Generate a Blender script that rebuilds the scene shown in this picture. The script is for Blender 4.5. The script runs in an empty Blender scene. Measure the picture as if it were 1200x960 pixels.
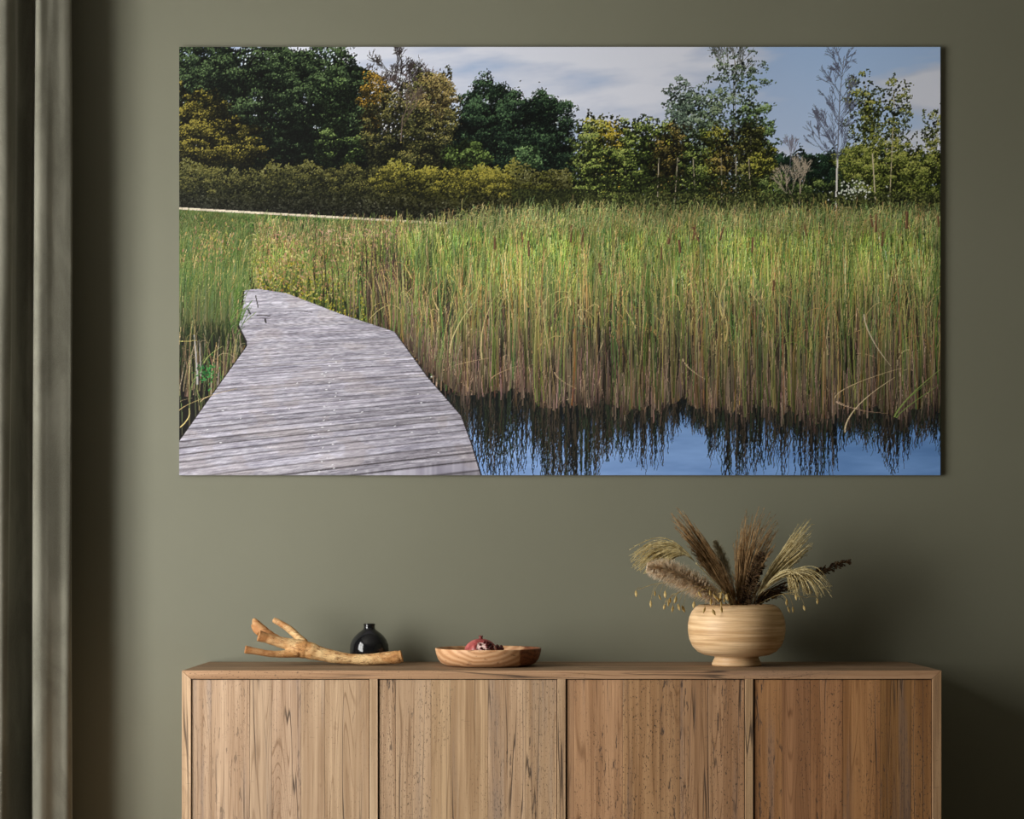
import bpy, bmesh, math, random
import numpy as np
from mathutils import Vector, Matrix

# ------------------------------------------------------------------ camera, world, light, exposure
sc = bpy.context.scene
C = sc.collection
FPX, HOR, CAM_Y, CAM_Z = 2212.0, 660.0, -5.42, 1.083      # focal length in pixels, horizon row, camera place
cam_d = bpy.data.cameras.new('camera'); cam = bpy.data.objects.new('camera', cam_d); C.objects.link(cam)
cam.location = (0, CAM_Y, CAM_Z); cam.rotation_euler = (math.pi / 2, 0, 0)
cam_d.sensor_width = 36; cam_d.sensor_fit = 'HORIZONTAL'; cam_d.lens = FPX / 1200 * 36
cam_d.shift_y = (HOR - 480) / 1200; cam_d.clip_start = .05; cam_d.clip_end = 60
sc.camera = cam

w = bpy.data.worlds.new('sky'); sc.world = w; w.use_nodes = True
w.node_tree.nodes['Background'].inputs[0].default_value = (.80, .90, 1.0, 1)
w.node_tree.nodes['Background'].inputs[1].default_value = .6

la = bpy.data.lights.new('window_daylight', 'AREA'); lo = bpy.data.objects.new('window_daylight', la); C.objects.link(lo)
la.shape = 'RECTANGLE'; la.size = 2.3; la.size_y = 1.95; la.energy = 268; la.color = (1.0, .985, .95)
lo.location = (-2.47, -2.0, 1.45); lo.rotation_euler = (0, -math.pi / 2, 0)       # outside the window, facing into the room

sc.view_settings.view_transform = 'Standard'; sc.view_settings.look = 'None'
sc.view_settings.gamma = 1.0; sc.view_settings.use_curve_mapping = False
sc.view_settings.exposure = 0.0

def P(x, y, Y):
    """point at depth Y seen at photograph pixel (x, y)"""
    d = Y - CAM_Y
    return Vector(((x - 600) * d / FPX, Y, CAM_Z - (y - HOR) * d / FPX))

# ------------------------------------------------------------------ helpers
def tag(o, label=None, cat=None, group=None, kind=None):
    if label: o['label'] = label
    if cat: o['category'] = cat
    if group: o['group'] = group
    if kind: o['kind'] = kind
    return o

def link(name, me, mat=None, parent=None, loc=None):
    o = bpy.data.objects.new(name, me); C.objects.link(o)
    if mat and me is not None: me.materials.clear(); me.materials.append(mat)
    if parent: o.parent = parent
    if loc is not None: o.location = loc
    return o

def empty(name, loc, label, cat, group=None):
    o = bpy.data.objects.new(name, None); C.objects.link(o); o.location = loc; o.empty_display_size = .05
    return tag(o, label, cat, group)

class MB:
    def __init__(s): s.v = []; s.f = []
    def box(s, a, b):
        n = len(s.v); (x0, y0, z0), (x1, y1, z1) = a, b
        s.v += [(x0, y0, z0), (x1, y0, z0), (x1, y1, z0), (x0, y1, z0), (x0, y0, z1), (x1, y0, z1), (x1, y1, z1), (x0, y1, z1)]
        s.f += [tuple(n + i for i in q) for q in ((3, 2, 1, 0), (4, 5, 6, 7), (0, 1, 5, 4), (1, 2, 6, 5), (2, 3, 7, 6), (3, 0, 4, 7))]
        return s
    def prism(s, pts, axis_a, axis_b):
        """polygon pts given as (x, z); extruded along y from axis_a to axis_b"""
        n = len(s.v); k = len(pts)
        s.v += [(p[0], axis_a, p[1]) for p in pts] + [(p[0], axis_b, p[1]) for p in pts]
        s.f += [tuple(n + i for i in range(k)), tuple(n + k + i for i in reversed(range(k)))]
        s.f += [(n + i, n + k + i, n + k + (i + 1) % k, n + (i + 1) % k) for i in range(k)]
        return s
    def tube(s, pts, rad, sides=4, cap=True):
        n = len(s.v); k = len(pts)
        up = Vector((.31, .87, .38))
        for i in range(k):
            t = (pts[min(i + 1, k - 1)] - pts[max(i - 1, 0)])
            if t.length < 1e-9: t = Vector((0, 0, 1))
            t.normalize(); a = t.cross(up)
            if a.length < 1e-4: a = t.cross(Vector((1, 0, 0)))
            a.normalize(); b = t.cross(a); r = rad[i]
            for j in range(sides):
                g = 2 * math.pi * j / sides; s.v.append(tuple(pts[i] + a * (r * math.cos(g)) + b * (r * math.sin(g))))
        for i in range(k - 1):
            for j in range(sides):
                j2 = (j + 1) % sides
                s.f.append((n + i * sides + j, n + i * sides + j2, n + (i + 1) * sides + j2, n + (i + 1) * sides + j))
        if cap:
            s.f.append(tuple(n + j for j in reversed(range(sides)))); s.f.append(tuple(n + (k - 1) * sides + j for j in range(sides)))
        return s
    def lathe(s, prof, seg=48):
        n = len(s.v); k = len(prof)
        for r, z in prof:
            for j in range(seg):
                g = 2 * math.pi * j / seg; s.v.append((max(r, 1e-5) * math.cos(g), max(r, 1e-5) * math.sin(g), z))
        for i in range(k - 1):
            for j in range(seg):
                j2 = (j + 1) % seg
                s.f.append((n + i * seg + j, n + i * seg + j2, n + (i + 1) * seg + j2, n + (i + 1) * seg + j))
        s.f.append(tuple(n + j for j in reversed(range(seg)))); s.f.append(tuple(n + (k - 1) * seg + j for j in range(seg)))
        return s
    def mesh(s, name, smooth_=False, origin=None):
        v = s.v
        if origin is not None: v = [(a - origin[0], b - origin[1], c - origin[2]) for a, b, c in v]
        me = bpy.data.meshes.new(name); me.from_pydata(v, [], s.f); me.update()
        if smooth_:
            me.polygons.foreach_set('use_smooth', [True] * len(me.polygons))
        return me

def bevel(o, w_, seg=2):
    m = o.modifiers.new('bevel', 'BEVEL'); m.width = w_; m.segments = seg; m.limit_method = 'ANGLE'; m.angle_limit = math.radians(35)

def catmull(pts, per):
    out = []; n = len(pts)
    for i in range(n - 1):
        p0, p1, p2, p3 = pts[max(i - 1, 0)], pts[i], pts[i + 1], pts[min(i + 2, n - 1)]
        for k in range(per):
            t = k / per
            out.append(.5 * ((2 * p1) + (p2 - p0) * t + (2 * p0 - 5 * p1 + 4 * p2 - p3) * t * t + (3 * p1 - p0 - 3 * p2 + p3) * t ** 3))
    out.append(pts[-1].copy()); return out

# ------------------------------------------------------------------ materials
class NT:
    """thin wrapper for node building"""
    def __init__(s, name):
        s.m = bpy.data.materials.new(name); s.m.use_nodes = True; s.t = s.m.node_tree; s.b = s.t.nodes['Principled BSDF']
    def n(s, kind, **kw):
        o = s.t.nodes.new(kind)
        for k, v in kw.items(): setattr(o, k, v)
        return o
    def l(s, a, b): s.t.links.new(a, b)
    def math(s, op, a, b=None, clamp=False):
        o = s.n('ShaderNodeMath', operation=op, use_clamp=clamp)
        for i, q in enumerate((a, b)):
            if q is None: continue
            if isinstance(q, (int, float)): o.inputs[i].default_value = q
            else: s.l(q, o.inputs[i])
        return o.outputs[0]
    def mapr(s, v, a, b, c=0.0, d=1.0):
        o = s.n('ShaderNodeMapRange', interpolation_type='SMOOTHSTEP'); s.l(v, o.inputs[0])
        for i, q in enumerate((a, b, c, d)): o.inputs[i + 1].default_value = q
        return o.outputs[0]
    def mix(s, f, a, b, blend='MIX'):
        o = s.n('ShaderNodeMix', data_type='RGBA', blend_type=blend)
        if isinstance(f, (int, float)): o.inputs[0].default_value = f
        else: s.l(f, o.inputs[0])
        for i, q in ((6, a), (7, b)):
            if isinstance(q, tuple): o.inputs[i].default_value = (*q, 1) if len(q) == 3 else q
            else: s.l(q, o.inputs[i])
        return o.outputs[2]
    def coord(s, scale=(1, 1, 1), rand=True):
        tc = s.n('ShaderNodeTexCoord'); mp = s.n('ShaderNodeMapping'); v = tc.outputs['Object']
        if rand:
            oi = s.n('ShaderNodeObjectInfo'); a = s.n('ShaderNodeVectorMath', operation='SCALE'); a.inputs[0].default_value = (7.3, 3.1, 11.7)
            s.l(oi.outputs['Random'], a.inputs['Scale']); ad = s.n('ShaderNodeVectorMath', operation='ADD'); s.l(v, ad.inputs[0]); s.l(a.outputs[0], ad.inputs[1]); v = ad.outputs[0]
        s.l(v, mp.inputs[0]); mp.inputs['Scale'].default_value = scale
        return mp.outputs[0]
    def noise(s, vec, scale=1.0, detail=3, rough=.55, dist=0.0):
        o = s.n('ShaderNodeTexNoise'); s.l(vec, o.inputs['Vector']); o.inputs['Scale'].default_value = scale
        o.inputs['Detail'].default_value = detail; o.inputs['Roughness'].default_value = rough; o.inputs['Distortion'].default_value = dist
        return o.outputs[0]
    def bump(s, h, strength=.3, dist=.002):
        o = s.n('ShaderNodeBump'); o.inputs['Strength'].default_value = strength; o.inputs['Distance'].default_value = dist
        s.l(h, o.inputs['Height']); s.l(o.outputs[0], s.b.inputs['Normal'])
    def set(s, rough=.6, spec=.3, **kw):
        s.b.inputs['Roughness'].default_value = rough; s.b.inputs['Specular IOR Level'].default_value = spec
        for k, v in kw.items(): s.b.inputs[k].default_value = v
        return s.m

def lin(r, g, b):
    return tuple(((c / 255) / 12.92 if c / 255 <= .04045 else ((c / 255 + .055) / 1.055) ** 2.4) for c in (r, g, b))

def plain(name, col, rough=.6, spec=.3, var=.12, scale=30):
    t = NT(name); nz_ = t.noise(t.coord((1, 1, 1)), scale, 3)
    t.l(t.mix(t.mapr(nz_, .3, .7), tuple(c * (1 - var) for c in col), tuple(min(1, c * (1 + var)) for c in col)), t.b.inputs['Base Color'])
    return t.set(rough, spec)

def wall_mat():
    t = NT('sage_wall_paint'); v = t.coord((1, 1, 1), False)
    big = t.noise(v, 1.3, 3); fin = t.noise(t.coord((60, 60, 900), False), 1.0, 2)
    col = t.mix(t.mapr(big, .3, .7), (.150, .149, .104), (.162, .161, .114))
    t.l(col, t.b.inputs['Base Color']); t.bump(fin, .10, .0006)
    return t.set(.62, .45)

def wood(name, axis='Z', grey=.5, specks=.5, knots=1.0, tint_from_object=True, base=(.45, .29, .17), ring=1.0):
    """reclaimed pine: streaks, grey weathering, worm specks, cracks and knots along one axis"""
    t = NT(name)
    def sc3(a, l): return (a, a, l) if axis == 'Z' else (l, a, a)
    if tint_from_object:
        oi = t.n('ShaderNodeObjectInfo'); b = oi.outputs['Color']; wear = oi.outputs['Alpha']      # alpha: how worn and wormed the piece is
    else:
        b = base; wear = specks
    light = t.mix(1.0, b, (1.16, 1.17, 1.17), 'MULTIPLY'); dark = t.mix(1.0, b, (.72, .66, .60), 'MULTIPLY')
    warp = t.noise(t.coord(sc3(7, 1.3)), 1.0, 2)
    s1 = t.noise(t.coord(sc3(42, 1.1)), 1.0, 4, .6, .3)
    col = t.mix(t.mapr(s1, .30, .70), dark, light)
    s2 = t.noise(t.coord(sc3(190, 4)), 1.0, 3)
    col = t.mix(t.mapr(s2, .50, .72, 0, .42), col, t.mix(1.0, b, (.55, .48, .42), 'MULTIPLY'))
    # growth rings: contour lines of a warped field
    fld = t.noise(t.coord(sc3(11, .55)), 1.0, 2, .45, .9)
    rings = t.math('FRACT', t.math('MULTIPLY', fld, 26.0))
    rl = t.mapr(t.math('ABSOLUTE', t.math('SUBTRACT', rings, .5)), .0, .16, 1.0, 0.0)
    rl = t.math('MULTIPLY', rl, t.mapr(t.noise(t.coord(sc3(18, 2.0)), 1, 2), .40, .60, 0, .7 * ring))
    col = t.mix(rl, col, t.mix(1.0, b, (.42, .34, .27), 'MULTIPLY'))
    # bluish grey weathering in long streaks
    g = t.mapr(t.noise(t.coord(sc3(15, .7)), 1.0, 4, .65), .53, .66, 0, .8 * grey)
    col = t.mix(g, col, t.mix(.55, t.mix(1.0, b, (.55, .62, .80), 'MULTIPLY'), (.16, .15, .155)))
    # pale worn streaks
    p = t.mapr(t.noise(t.coord(sc3(16, .9)), 1.0, 3, .6, .2), .58, .72, 0, .30)
    col = t.mix(p, col, t.mix(1.0, b, (1.42, 1.46, 1.5), 'MULTIPLY'))
    # worm holes and torn specks, in patches
    patch = t.mapr(t.noise(t.coord(sc3(9, 1.6)), 1.0, 2), .40, .58)
    sp = t.mapr(t.noise(t.coord(sc3(300, 135)), 1.0, 2, .6), .625, .665)
    sp = t.math('MULTIPLY', sp, t.math('MULTIPLY', patch, wear), True)
    sp2 = t.mapr(t.noise(t.coord(sc3(150, 22)), 1.0, 3, .65), .60, .655)
    patch2 = t.mapr(t.noise(t.coord(sc3(17, 1.3)), 1.0, 3), .52, .62)
    sp2 = t.math('MULTIPLY', sp2, t.math('MULTIPLY', patch2, wear), True)
    sp3 = t.math('MULTIPLY', t.mapr(t.noise(t.coord(sc3(260, 70)), 1.0, 2, .6), .56, .62, 0, .85), g)       # pitted wood inside the grey streaks
    hl = t.math('MULTIPLY', t.mapr(t.noise(t.coord(sc3(30, 210)), 1.0, 2, .5), .66, .70, 0, .35), t.mapr(t.noise(t.coord(sc3(22, 9)), 1.0, 2), .52, .64))     # cross scratches
    col = t.mix(hl, col, (.10, .070, .05))
    col = t.mix(sp, col, (.030, .020, .015)); col = t.mix(sp2, col, (.030, .022, .020)); col = t.mix(sp3, col, (.045, .042, .045))
    # long cracks
    ck = t.math('ABSOLUTE', t.math('SUBTRACT', t.noise(t.coord(sc3(30, .9)), 1.0, 2, .5, .25), .5))
    ckm = t.mapr(t.noise(t.coord(sc3(16, 1.5)), 1, 2), .48, .60)
    ck = t.math('MULTIPLY', t.mapr(ck, .0, .020, .85, 0.0), ckm)
    col = t.mix(ck, col, (.045, .030, .022))
    # knots
    vo = t.n('ShaderNodeTexVoronoi', feature='F1'); kv_ = t.n('ShaderNodeVectorMath', operation='ADD'); t.l(t.coord(sc3(11, 7)), kv_.inputs[0]); kn_ = t.n('ShaderNodeTexNoise'); kn_.inputs['Scale'].default_value = 2.5; t.l(t.coord(sc3(30, 30)), kn_.inputs['Vector']); ks = t.n('ShaderNodeVectorMath', operation='SCALE'); t.l(kn_.outputs['Color'], ks.inputs[0]); ks.inputs['Scale'].default_value = .12; t.l(ks.outputs[0], kv_.inputs[1]); t.l(kv_.outputs[0], vo.inputs['Vector']); vo.inputs['Scale'].default_value = 1.0
    kn = t.mapr(vo.outputs['Distance'], .03, .10, .85 * knots, 0)
    rn = t.n('ShaderNodeSeparateColor'); t.l(vo.outputs['Color'], rn.inputs[0])
    kn = t.math('MULTIPLY', kn, t.mapr(rn.outputs[0], .25, .9))
    col = t.mix(kn, col, t.mix(1.0, b, (.36, .26, .2), 'MULTIPLY'))
    t.l(col, t.b.inputs['Base Color'])
    h = t.math('SUBTRACT', s2, t.math('ADD', t.math('ADD', sp, sp2), t.math('MULTIPLY', ck, 1.5)))
    t.bump(h, .5, .0012)
    return t.set(.62, .28)

def turned_wood(name, a, b, dark=None, scale=(7, 7, 60)):
    t = NT(name); v = t.coord(scale)
    n1 = t.noise(v, 1.0, 4, .6, .35); n2 = t.noise(t.coord((scale[0] * 6, scale[1] * 6, scale[2] * 5)), 1.0, 2)
    col = t.mix(t.mapr(n1, .32, .68), a, b); col = t.mix(t.mapr(n2, .55, .72, 0, .35), col, tuple(c * .5 for c in a))
    t.l(col, t.b.inputs['Base Color']); t.bump(n2, .15, .0006)
    return t.set(.5, .3)

M = {}
M['wall'] = wall_mat()
M['ceiling'] = plain('ceiling_paint', (.30, .29, .26), .8, .2, .03, 2)
M['white_frame'] = plain('white_window_paint', (.70, .70, .68), .4, .4, .03, 20)
M['door_wood'] = wood('reclaimed_door_wood', 'Z')
M['frame_wood'] = wood('reclaimed_frame_wood', 'X', .25, .22, .3, ring=1.2)
M['side_wood'] = wood('reclaimed_upright_wood', 'Z', .12, .10, .2, ring=.4)
M['dark_gap'] = plain('dark_cabinet_inside', (.020, .013, .009), .9, .1)
M['vase_wood'] = turned_wood('turned_pale_wood', lin(184, 146, 102), lin(224, 192, 150), None, (3.2, 3.2, 105))
# ------------------------------------------------------------------ the printed landscape
# The print is a flat picture: its ink is computed here, stroke by stroke, as a
# colour per vertex of a fine grid.  Units: print units, 892 wide x 502 high.
def paint_print():
    PW, PH, SS = 892.0, 502.0, 2.4
    CW, CH = int(PW * SS), int(PH * SS)
    CW -= CW % 2; CH -= CH % 2
    rg = np.random.default_rng(11)
    cv = np.zeros((CH, CW, 3), np.float32)

    def smooth(t):
        t = np.clip(t, 0, 1); return t * t * (3 - 2 * t)

    def vnoise(w, h, cx, cy, seed):
        r = np.random.default_rng(seed)
        g = r.random((cy + 2, cx + 2)).astype(np.float32)
        x = np.linspace(0, cx, w, endpoint=False); y = np.linspace(0, cy, h, endpoint=False)
        xi = x.astype(int); yi = y.astype(int)
        fx = smooth(x - xi)[None, :]; fy = smooth(y - yi)[:, None]
        a = g[np.ix_(yi, xi)]; b = g[np.ix_(yi, xi + 1)]; c = g[np.ix_(yi + 1, xi)]; d = g[np.ix_(yi + 1, xi + 1)]
        return (a * (1 - fx) + b * fx) * (1 - fy) + (c * (1 - fx) + d * fx) * fy

    def fbm(w, h, cx, cy, seed, octv=5):
        o = np.zeros((h, w), np.float32); a = .5
        for k in range(octv):
            o += a * vnoise(w, h, cx * 2 ** k, cy * 2 ** k, seed + k); a *= .5
        return o

    def mixc(a, b, t):
        a = np.asarray(a, np.float32); b = np.asarray(b, np.float32)
        return a + (b - a) * np.asarray(t, np.float32)[..., None]

    def put(x, y, col):
        """x, y canvas pixels (float arrays), painted in order, later over earlier"""
        xi = x.astype(np.int32); yi = y.astype(np.int32)
        ok = (xi >= 0) & (xi < CW) & (yi >= 0) & (yi < CH)
        cv[yi[ok], xi[ok]] = col[ok]

    def poly_mask(pts):
        X, Y = np.meshgrid((np.arange(CW) + .5) / SS, (np.arange(CH) + .5) / SS)
        m = np.zeros((CH, CW), bool); n = len(pts)
        for i in range(n):
            x1, y1 = pts[i]; x2, y2 = pts[(i + 1) % n]
            if y1 == y2: continue
            c = ((y1 > Y) != (y2 > Y)) & (X < (x2 - x1) * (Y - y1) / (y2 - y1) + x1)
            m ^= c
        return m

    def leaves(x, y, ln, wd, ang, col):
        """small rotated ellipses; x, y, ln, wd in print units"""
        K = 9; o = np.arange(K) - K // 2
        ox, oy = np.meshgrid(o, o); ox = ox.ravel(); oy = oy.ravel()
        ca, sa = np.cos(ang)[:, None], np.sin(ang)[:, None]
        u = (ox * ca + oy * sa) / (ln * SS / 2)[:, None]; v = (-ox * sa + oy * ca) / (wd * SS / 2)[:, None]
        m = (u * u + v * v) <= 1.0
        m[:, len(ox) // 2] = True
        XX = (x * SS)[:, None] + ox; YY = (y * SS)[:, None] + oy
        CC = np.broadcast_to(col[:, None, :], m.shape + (3,))
        put(XX[m], YY[m], CC[m])

    def blades(x0, y0, x1, y1, bend, wid, c0, c1, droop=None, power=1.0):
        """tapered blades from (x0,y0) to (x1,y1); bend pushes the middle sideways; colours base to tip"""
        N = len(x0)
        for s in range(0, N, 400):
            q = slice(s, min(N, s + 400)); n = q.stop - s
            L = np.hypot(x1[q] - x0[q], y1[q] - y0[q]).max() * SS
            M = int(L * 1.25) + 6
            t = np.linspace(0, 1, M)[None, :]
            X = x0[q][:, None] + (x1[q] - x0[q])[:, None] * t ** 1.6 + bend[q][:, None] * 4 * t * (1 - t)
            Y = y0[q][:, None] + (y1[q] - y0[q])[:, None] * t
            if droop is not None:
                d = droop[q][:, None]; tt = np.clip((t - .6) / .4, 0, 1)
                X = X + d * tt ** 1.3; Y = Y + np.abs(d) * 1.1 * tt ** 2.2
            W = np.maximum(wid[q][:, None] * SS * (1 - .75 * t ** 1.5), .9)
            C = c0[q][:, None, :] + (c1[q] - c0[q])[:, None, :] * (t ** power)[..., None]
            K = int(np.ceil(W.max()))
            k = np.arange(K)[None, None, :]
            m = k < np.maximum(1, np.round(W))[..., None]
            XX = (X * SS - W / 2)[..., None] + k; YY = np.broadcast_to((Y * SS)[..., None], XX.shape)
            sh = 1.06 - .22 * (k / np.maximum(W[..., None], 1))
            CC = C[:, :, None, :] * sh[..., None]
            put(XX[m], YY[m], CC[m])

    def pick(pal, n, jit=10):
        pal = np.asarray(pal, np.float32)
        c = pal[rg.integers(0, len(pal), n)]
        return c + rg.normal(0, jit, (n, 1)) + rg.normal(0, jit * .35, (n, 3))

    def line(p, q, w, col):
        L = max(2, int(np.hypot(q[0] - p[0], q[1] - p[1]) * SS * 1.5)); t = np.linspace(0, 1, L)
        x = (p[0] + (q[0] - p[0]) * t) * SS; y = (p[1] + (q[1] - p[1]) * t) * SS
        k = max(1, int(round(w * SS)))
        dx, dy = abs(q[0] - p[0]), abs(q[1] - p[1])
        for i in range(k):
            o = i - k / 2
            put(x + (o if dy > dx else 0), y + (0 if dy > dx else o), np.broadcast_to(np.asarray(col, np.float32), (L, 3)))

    def branchy(x, y, ang, ln, w, depth, col, spread=.5, up=.25):
        x2 = x + math.cos(ang) * ln; y2 = y - math.sin(ang) * ln
        line((x, y), (x2, y2), w, np.asarray(col) + rg.normal(0, 9))
        if depth <= 0: return
        for i in range(2 + (rg.random() < .55)):
            a = ang + rg.normal(0, spread); a += (math.pi / 2 - a) * up * rg.random()
            f = .45 + .55 * rg.random()
            branchy(x + (x2 - x) * f, y + (y2 - y) * f, a, ln * (.58 + .25 * rg.random()), max(w * .62, .2), depth - 1, col, spread, up)

    def crown(cx, cy, rx, ry, dark, mid, light, nc=60, cr=9, lp=60, fill=1.0, ls=2.6, edge=.12, holes=0.0):
        """a tree crown: dark ground of leaves, then clusters lit from above"""
        n = int(rx * ry * 1.1 * fill)
        r = np.sqrt(rg.random(n)); a = rg.random(n) * 2 * math.pi
        wob = 1 + edge * np.sin(a * 5 + cx) + edge * .7 * np.sin(a * 11 + cy)
        x = cx + rx * r * np.cos(a) * wob; y = cy + ry * r * np.sin(a) * wob
        if n: leaves(x, y, rg.uniform(2, 4.2, n), rg.uniform(1.6, 3, n), rg.random(n) * 3.14, mixc(U(dark) * .75, mid, rg.random(n) ** 2 * .45) + rg.normal(0, 5, (n, 1)))
        n = int((rx + ry) * 5)
        a = rg.random(n) * 2 * math.pi; r = 1 + np.abs(rg.normal(0, .10, n)) * (.3 + .7 * (np.sin(a * 9 + cx) > .1))
        wob = 1 + edge * np.sin(a * 5 + cx) + edge * .7 * np.sin(a * 11 + cy)
        leaves(cx + rx * r * np.cos(a) * wob, cy + ry * r * np.sin(a) * wob, rg.uniform(1.4, 3, n), rg.uniform(.9, 1.7, n), rg.random(n) * 3.14, mixc(dark, mid, rg.random(n)) + rg.normal(0, 6, (n, 1)))
        r = np.sqrt(rg.random(nc)); a = rg.random(nc) * 2 * math.pi
        wob = 1 + edge * np.sin(a * 5 + cx) + edge * .7 * np.sin(a * 11 + cy)
        X = cx + rx * r * np.cos(a) * wob; Y = cy + ry * r * np.sin(a) * wob
        o = np.argsort(Y + rg.normal(0, ry * .5, nc)); X = X[o]; Y = Y[o]
        gl = np.clip(.46 - .32 * (Y - cy) / ry + rg.normal(0, .2, nc) + .30 * samp(LOWN, X, Y), 0, 1)
        R = cr * rg.uniform(.6, 1.35, nc)
        m = lp
        th = rg.random((nc, m)) * 2 * math.pi; rr = np.sqrt(rg.random((nc, m)))
        dx = R[:, None] * rr * np.cos(th) * 1.2; dy = R[:, None] * rr * np.sin(th) * .75
        sh = np.clip(.32 - .60 * dy / R[:, None] + (gl[:, None] - .5) * .85 + rg.normal(0, .22, (nc, m)), 0, 1)
        od = np.argsort(sh + rg.normal(0, .25, sh.shape), axis=1)
        dx = np.take_along_axis(dx, od, 1); dy = np.take_along_axis(dy, od, 1); sh = np.take_along_axis(sh, od, 1)
        s = sh.ravel()
        c = np.where((s < .5)[:, None], mixc(dark, mid, s * 2), mixc(mid, light, s * 2 - 1)) + rg.normal(0, 7, (nc * m, 1))
        k = nc * m
        x = (X[:, None] + dx).ravel(); y = (Y[:, None] + dy).ravel()
        leaves(x, y, rg.uniform(.7, 1.3, k) * ls, rg.uniform(.5, .9, k) * ls * .62, rg.normal(0.2, .9, k), c)

    LOWN = fbm(800, 450, 26, 15, 101, 4); MIDN = fbm(800, 450, 90, 30, 131, 3)
    def samp(nz_, x, y):
        return (np.clip((nz_[np.clip((y / PH * 450).astype(int), 0, 449), np.clip((x / PW * 800).astype(int), 0, 799)] - .47) * 4.2, -1, 1))
    def U(v): return np.asarray(v, np.float32)
    def px(x): return x - 210.0
    def py(y): return y - 55.0

    # --- sky and clouds
    gy = np.linspace(0, 1, CH)[:, None]; gx = np.linspace(0, 1, CW)[None, :]
    sky = mixc((150, 174, 212), (178, 190, 214), np.clip(gy * 2.4, 0, 1) + 0 * gx)
    sky = sky + (mixc((158, 188, 230), (192, 206, 230), np.clip(gy * 2.2, 0, 1) + 0 * gx) - sky) * smooth((gx - .68) * 5)[..., None]
    cl = fbm(CW + 2000, CH, 11, 12, 8, 6)
    shear = np.zeros((CH, CW), np.float32)
    for j in range(CH): shear[j] = cl[j, int(j * 1.5):int(j * 1.5) + CW]
    cl = shear
    bias = .16 * np.exp(-((gx - .33) / .16) ** 2 - ((gy - .10) / .12) ** 2) + .16 * np.exp(-((gx - .56) / .15) ** 2 - ((gy - .07) / .16) ** 2) \
        + .30 * np.exp(-((gx - 1.0) / .07) ** 2 - ((gy - .12) / .08) ** 2) - .15 * np.exp(-((gx - .82) / .09) ** 2 - ((gy - .05) / .1) ** 2)
    cm = smooth((cl + bias - .40) / .22)
    cv[:] = sky + (U((198, 203, 220)) - sky) * (cm * .8)[..., None]
    cm2 = smooth((cl + bias - .56) / .16)
    cv[:] = cv + (U((230, 230, 238)) - cv) * (cm2 * .5)[..., None]

    # --- far dark wood on the horizon, right
    for (x, y, rx, ry) in [(905, 200, 22, 22), (935, 205, 26, 25), (965, 202, 26, 22), (990, 208, 28, 26), (1030, 205, 30, 26), (1075, 205, 34, 26)]:
        crown(px(x), py(y), rx, ry, (14, 30, 20), (34, 62, 40), (60, 88, 58), nc=40, cr=6, lp=36, ls=2.0)

    # --- bare trees behind
    branchy(px(448), py(150), 1.6, 30, 1.3, 7, (58, 50, 48), .42, .3)
    branchy(px(472), py(160), 1.5, 36, 1.5, 7, (56, 48, 46), .42, .25)
    branchy(px(485), py(150), 1.35, 30, 1.3, 7, (56, 48, 46), .42, .25)
    branchy(px(497), py(165), 1.5, 34, 1.4, 6, (76, 62, 58), .46, .25)
    branchy(px(282), py(110), 1.5, 22, 1.2, 5, (60, 52, 54), .5, .2)
    branchy(px(300), py(120), 1.7, 24, 1.2, 5, (60, 52, 54), .5, .2)

    # --- big dark trees at the left
    Xh, Yh = np.meshgrid((np.arange(CW) + .5) / SS + 210, (np.arange(CH) + .5) / SS + 55)
    hm = (Yh > 168 + 6 * np.sin(Xh * .06)) & (Yh < 225) & (Xh < 672)
    cv[hm] = U((14, 19, 13))
    del Xh, Yh, hm
    DG = ((6, 11, 8), (22, 38, 23), (78, 98, 60))
    for (x, y, rx, ry, nc) in [(236, 80, 50, 46, 90), (250, 120, 60, 50, 110), (312, 92, 36, 42, 60), (318, 150, 52, 60, 120), (382, 96, 42, 46, 90), (352, 140, 54, 62, 130), (404, 134, 34, 58, 90), (418, 170, 30, 40, 60), (340, 84, 28, 24, 40)]:
        crown(px(x), py(y), rx, ry, *DG, nc=nc, cr=9, lp=70, ls=2.5)
    for (x, y) in [(300, 116), (360, 118), (332, 140), (285, 70), (297, 62), (377, 62), (388, 70), (303, 130), (372, 150)]:
        n = 16; leaves(px(x) + rg.normal(0, 4, n), py(y) + rg.normal(0, 4, n), rg.uniform(1.2, 2.6, n), rg.uniform(1, 1.8, n), rg.random(n) * 3, np.tile(U((188, 200, 222)), (n, 1)) + rg.normal(0, 10, (n, 1)))
    for (x, y, rx, ry, nc) in [(280, 86, 34, 26, 34), (362, 132, 30, 34, 44), (400, 150, 26, 36, 36), (310, 132, 34, 30, 40)]:
        crown(px(x), py(y), rx, ry, *DG, nc=nc, cr=8, lp=60, fill=.25, ls=2.5)
    crown(px(398), py(172), 24, 28, (10, 16, 8), (40, 58, 26), (104, 122, 66), nc=22, cr=7, lp=50, fill=.1, ls=2.4)
    crown(px(388), py(120), 22, 30, (10, 16, 8), (34, 54, 28), (92, 114, 64), nc=18, cr=7, lp=50, fill=.1, ls=2.4)
    # autumn trees in the middle
    AT = ((18, 18, 12), (62, 64, 34), (124, 116, 62))
    for (x, y, rx, ry, nc, pal) in [(440, 122, 16, 30, 26, ((40, 34, 14), (104, 84, 30), (170, 132, 48))), (458, 152, 30, 40, 60, AT), (486, 130, 24, 30, 36, AT), (505, 130, 28, 44, 60, ((30, 30, 18), (80, 84, 42), (130, 122, 66))), (520, 162, 30, 36, 60, AT), (470, 180, 40, 30, 60, ((18, 22, 14), (62, 66, 34), (112, 106, 56))), (512, 110, 20, 22, 20, ((50, 42, 26), (104, 92, 52), (150, 132, 80)))]:
        crown(px(x), py(y), rx, ry, *pal, nc=nc, cr=7, lp=46, fill=.55, ls=2.1, edge=.2)
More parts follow.
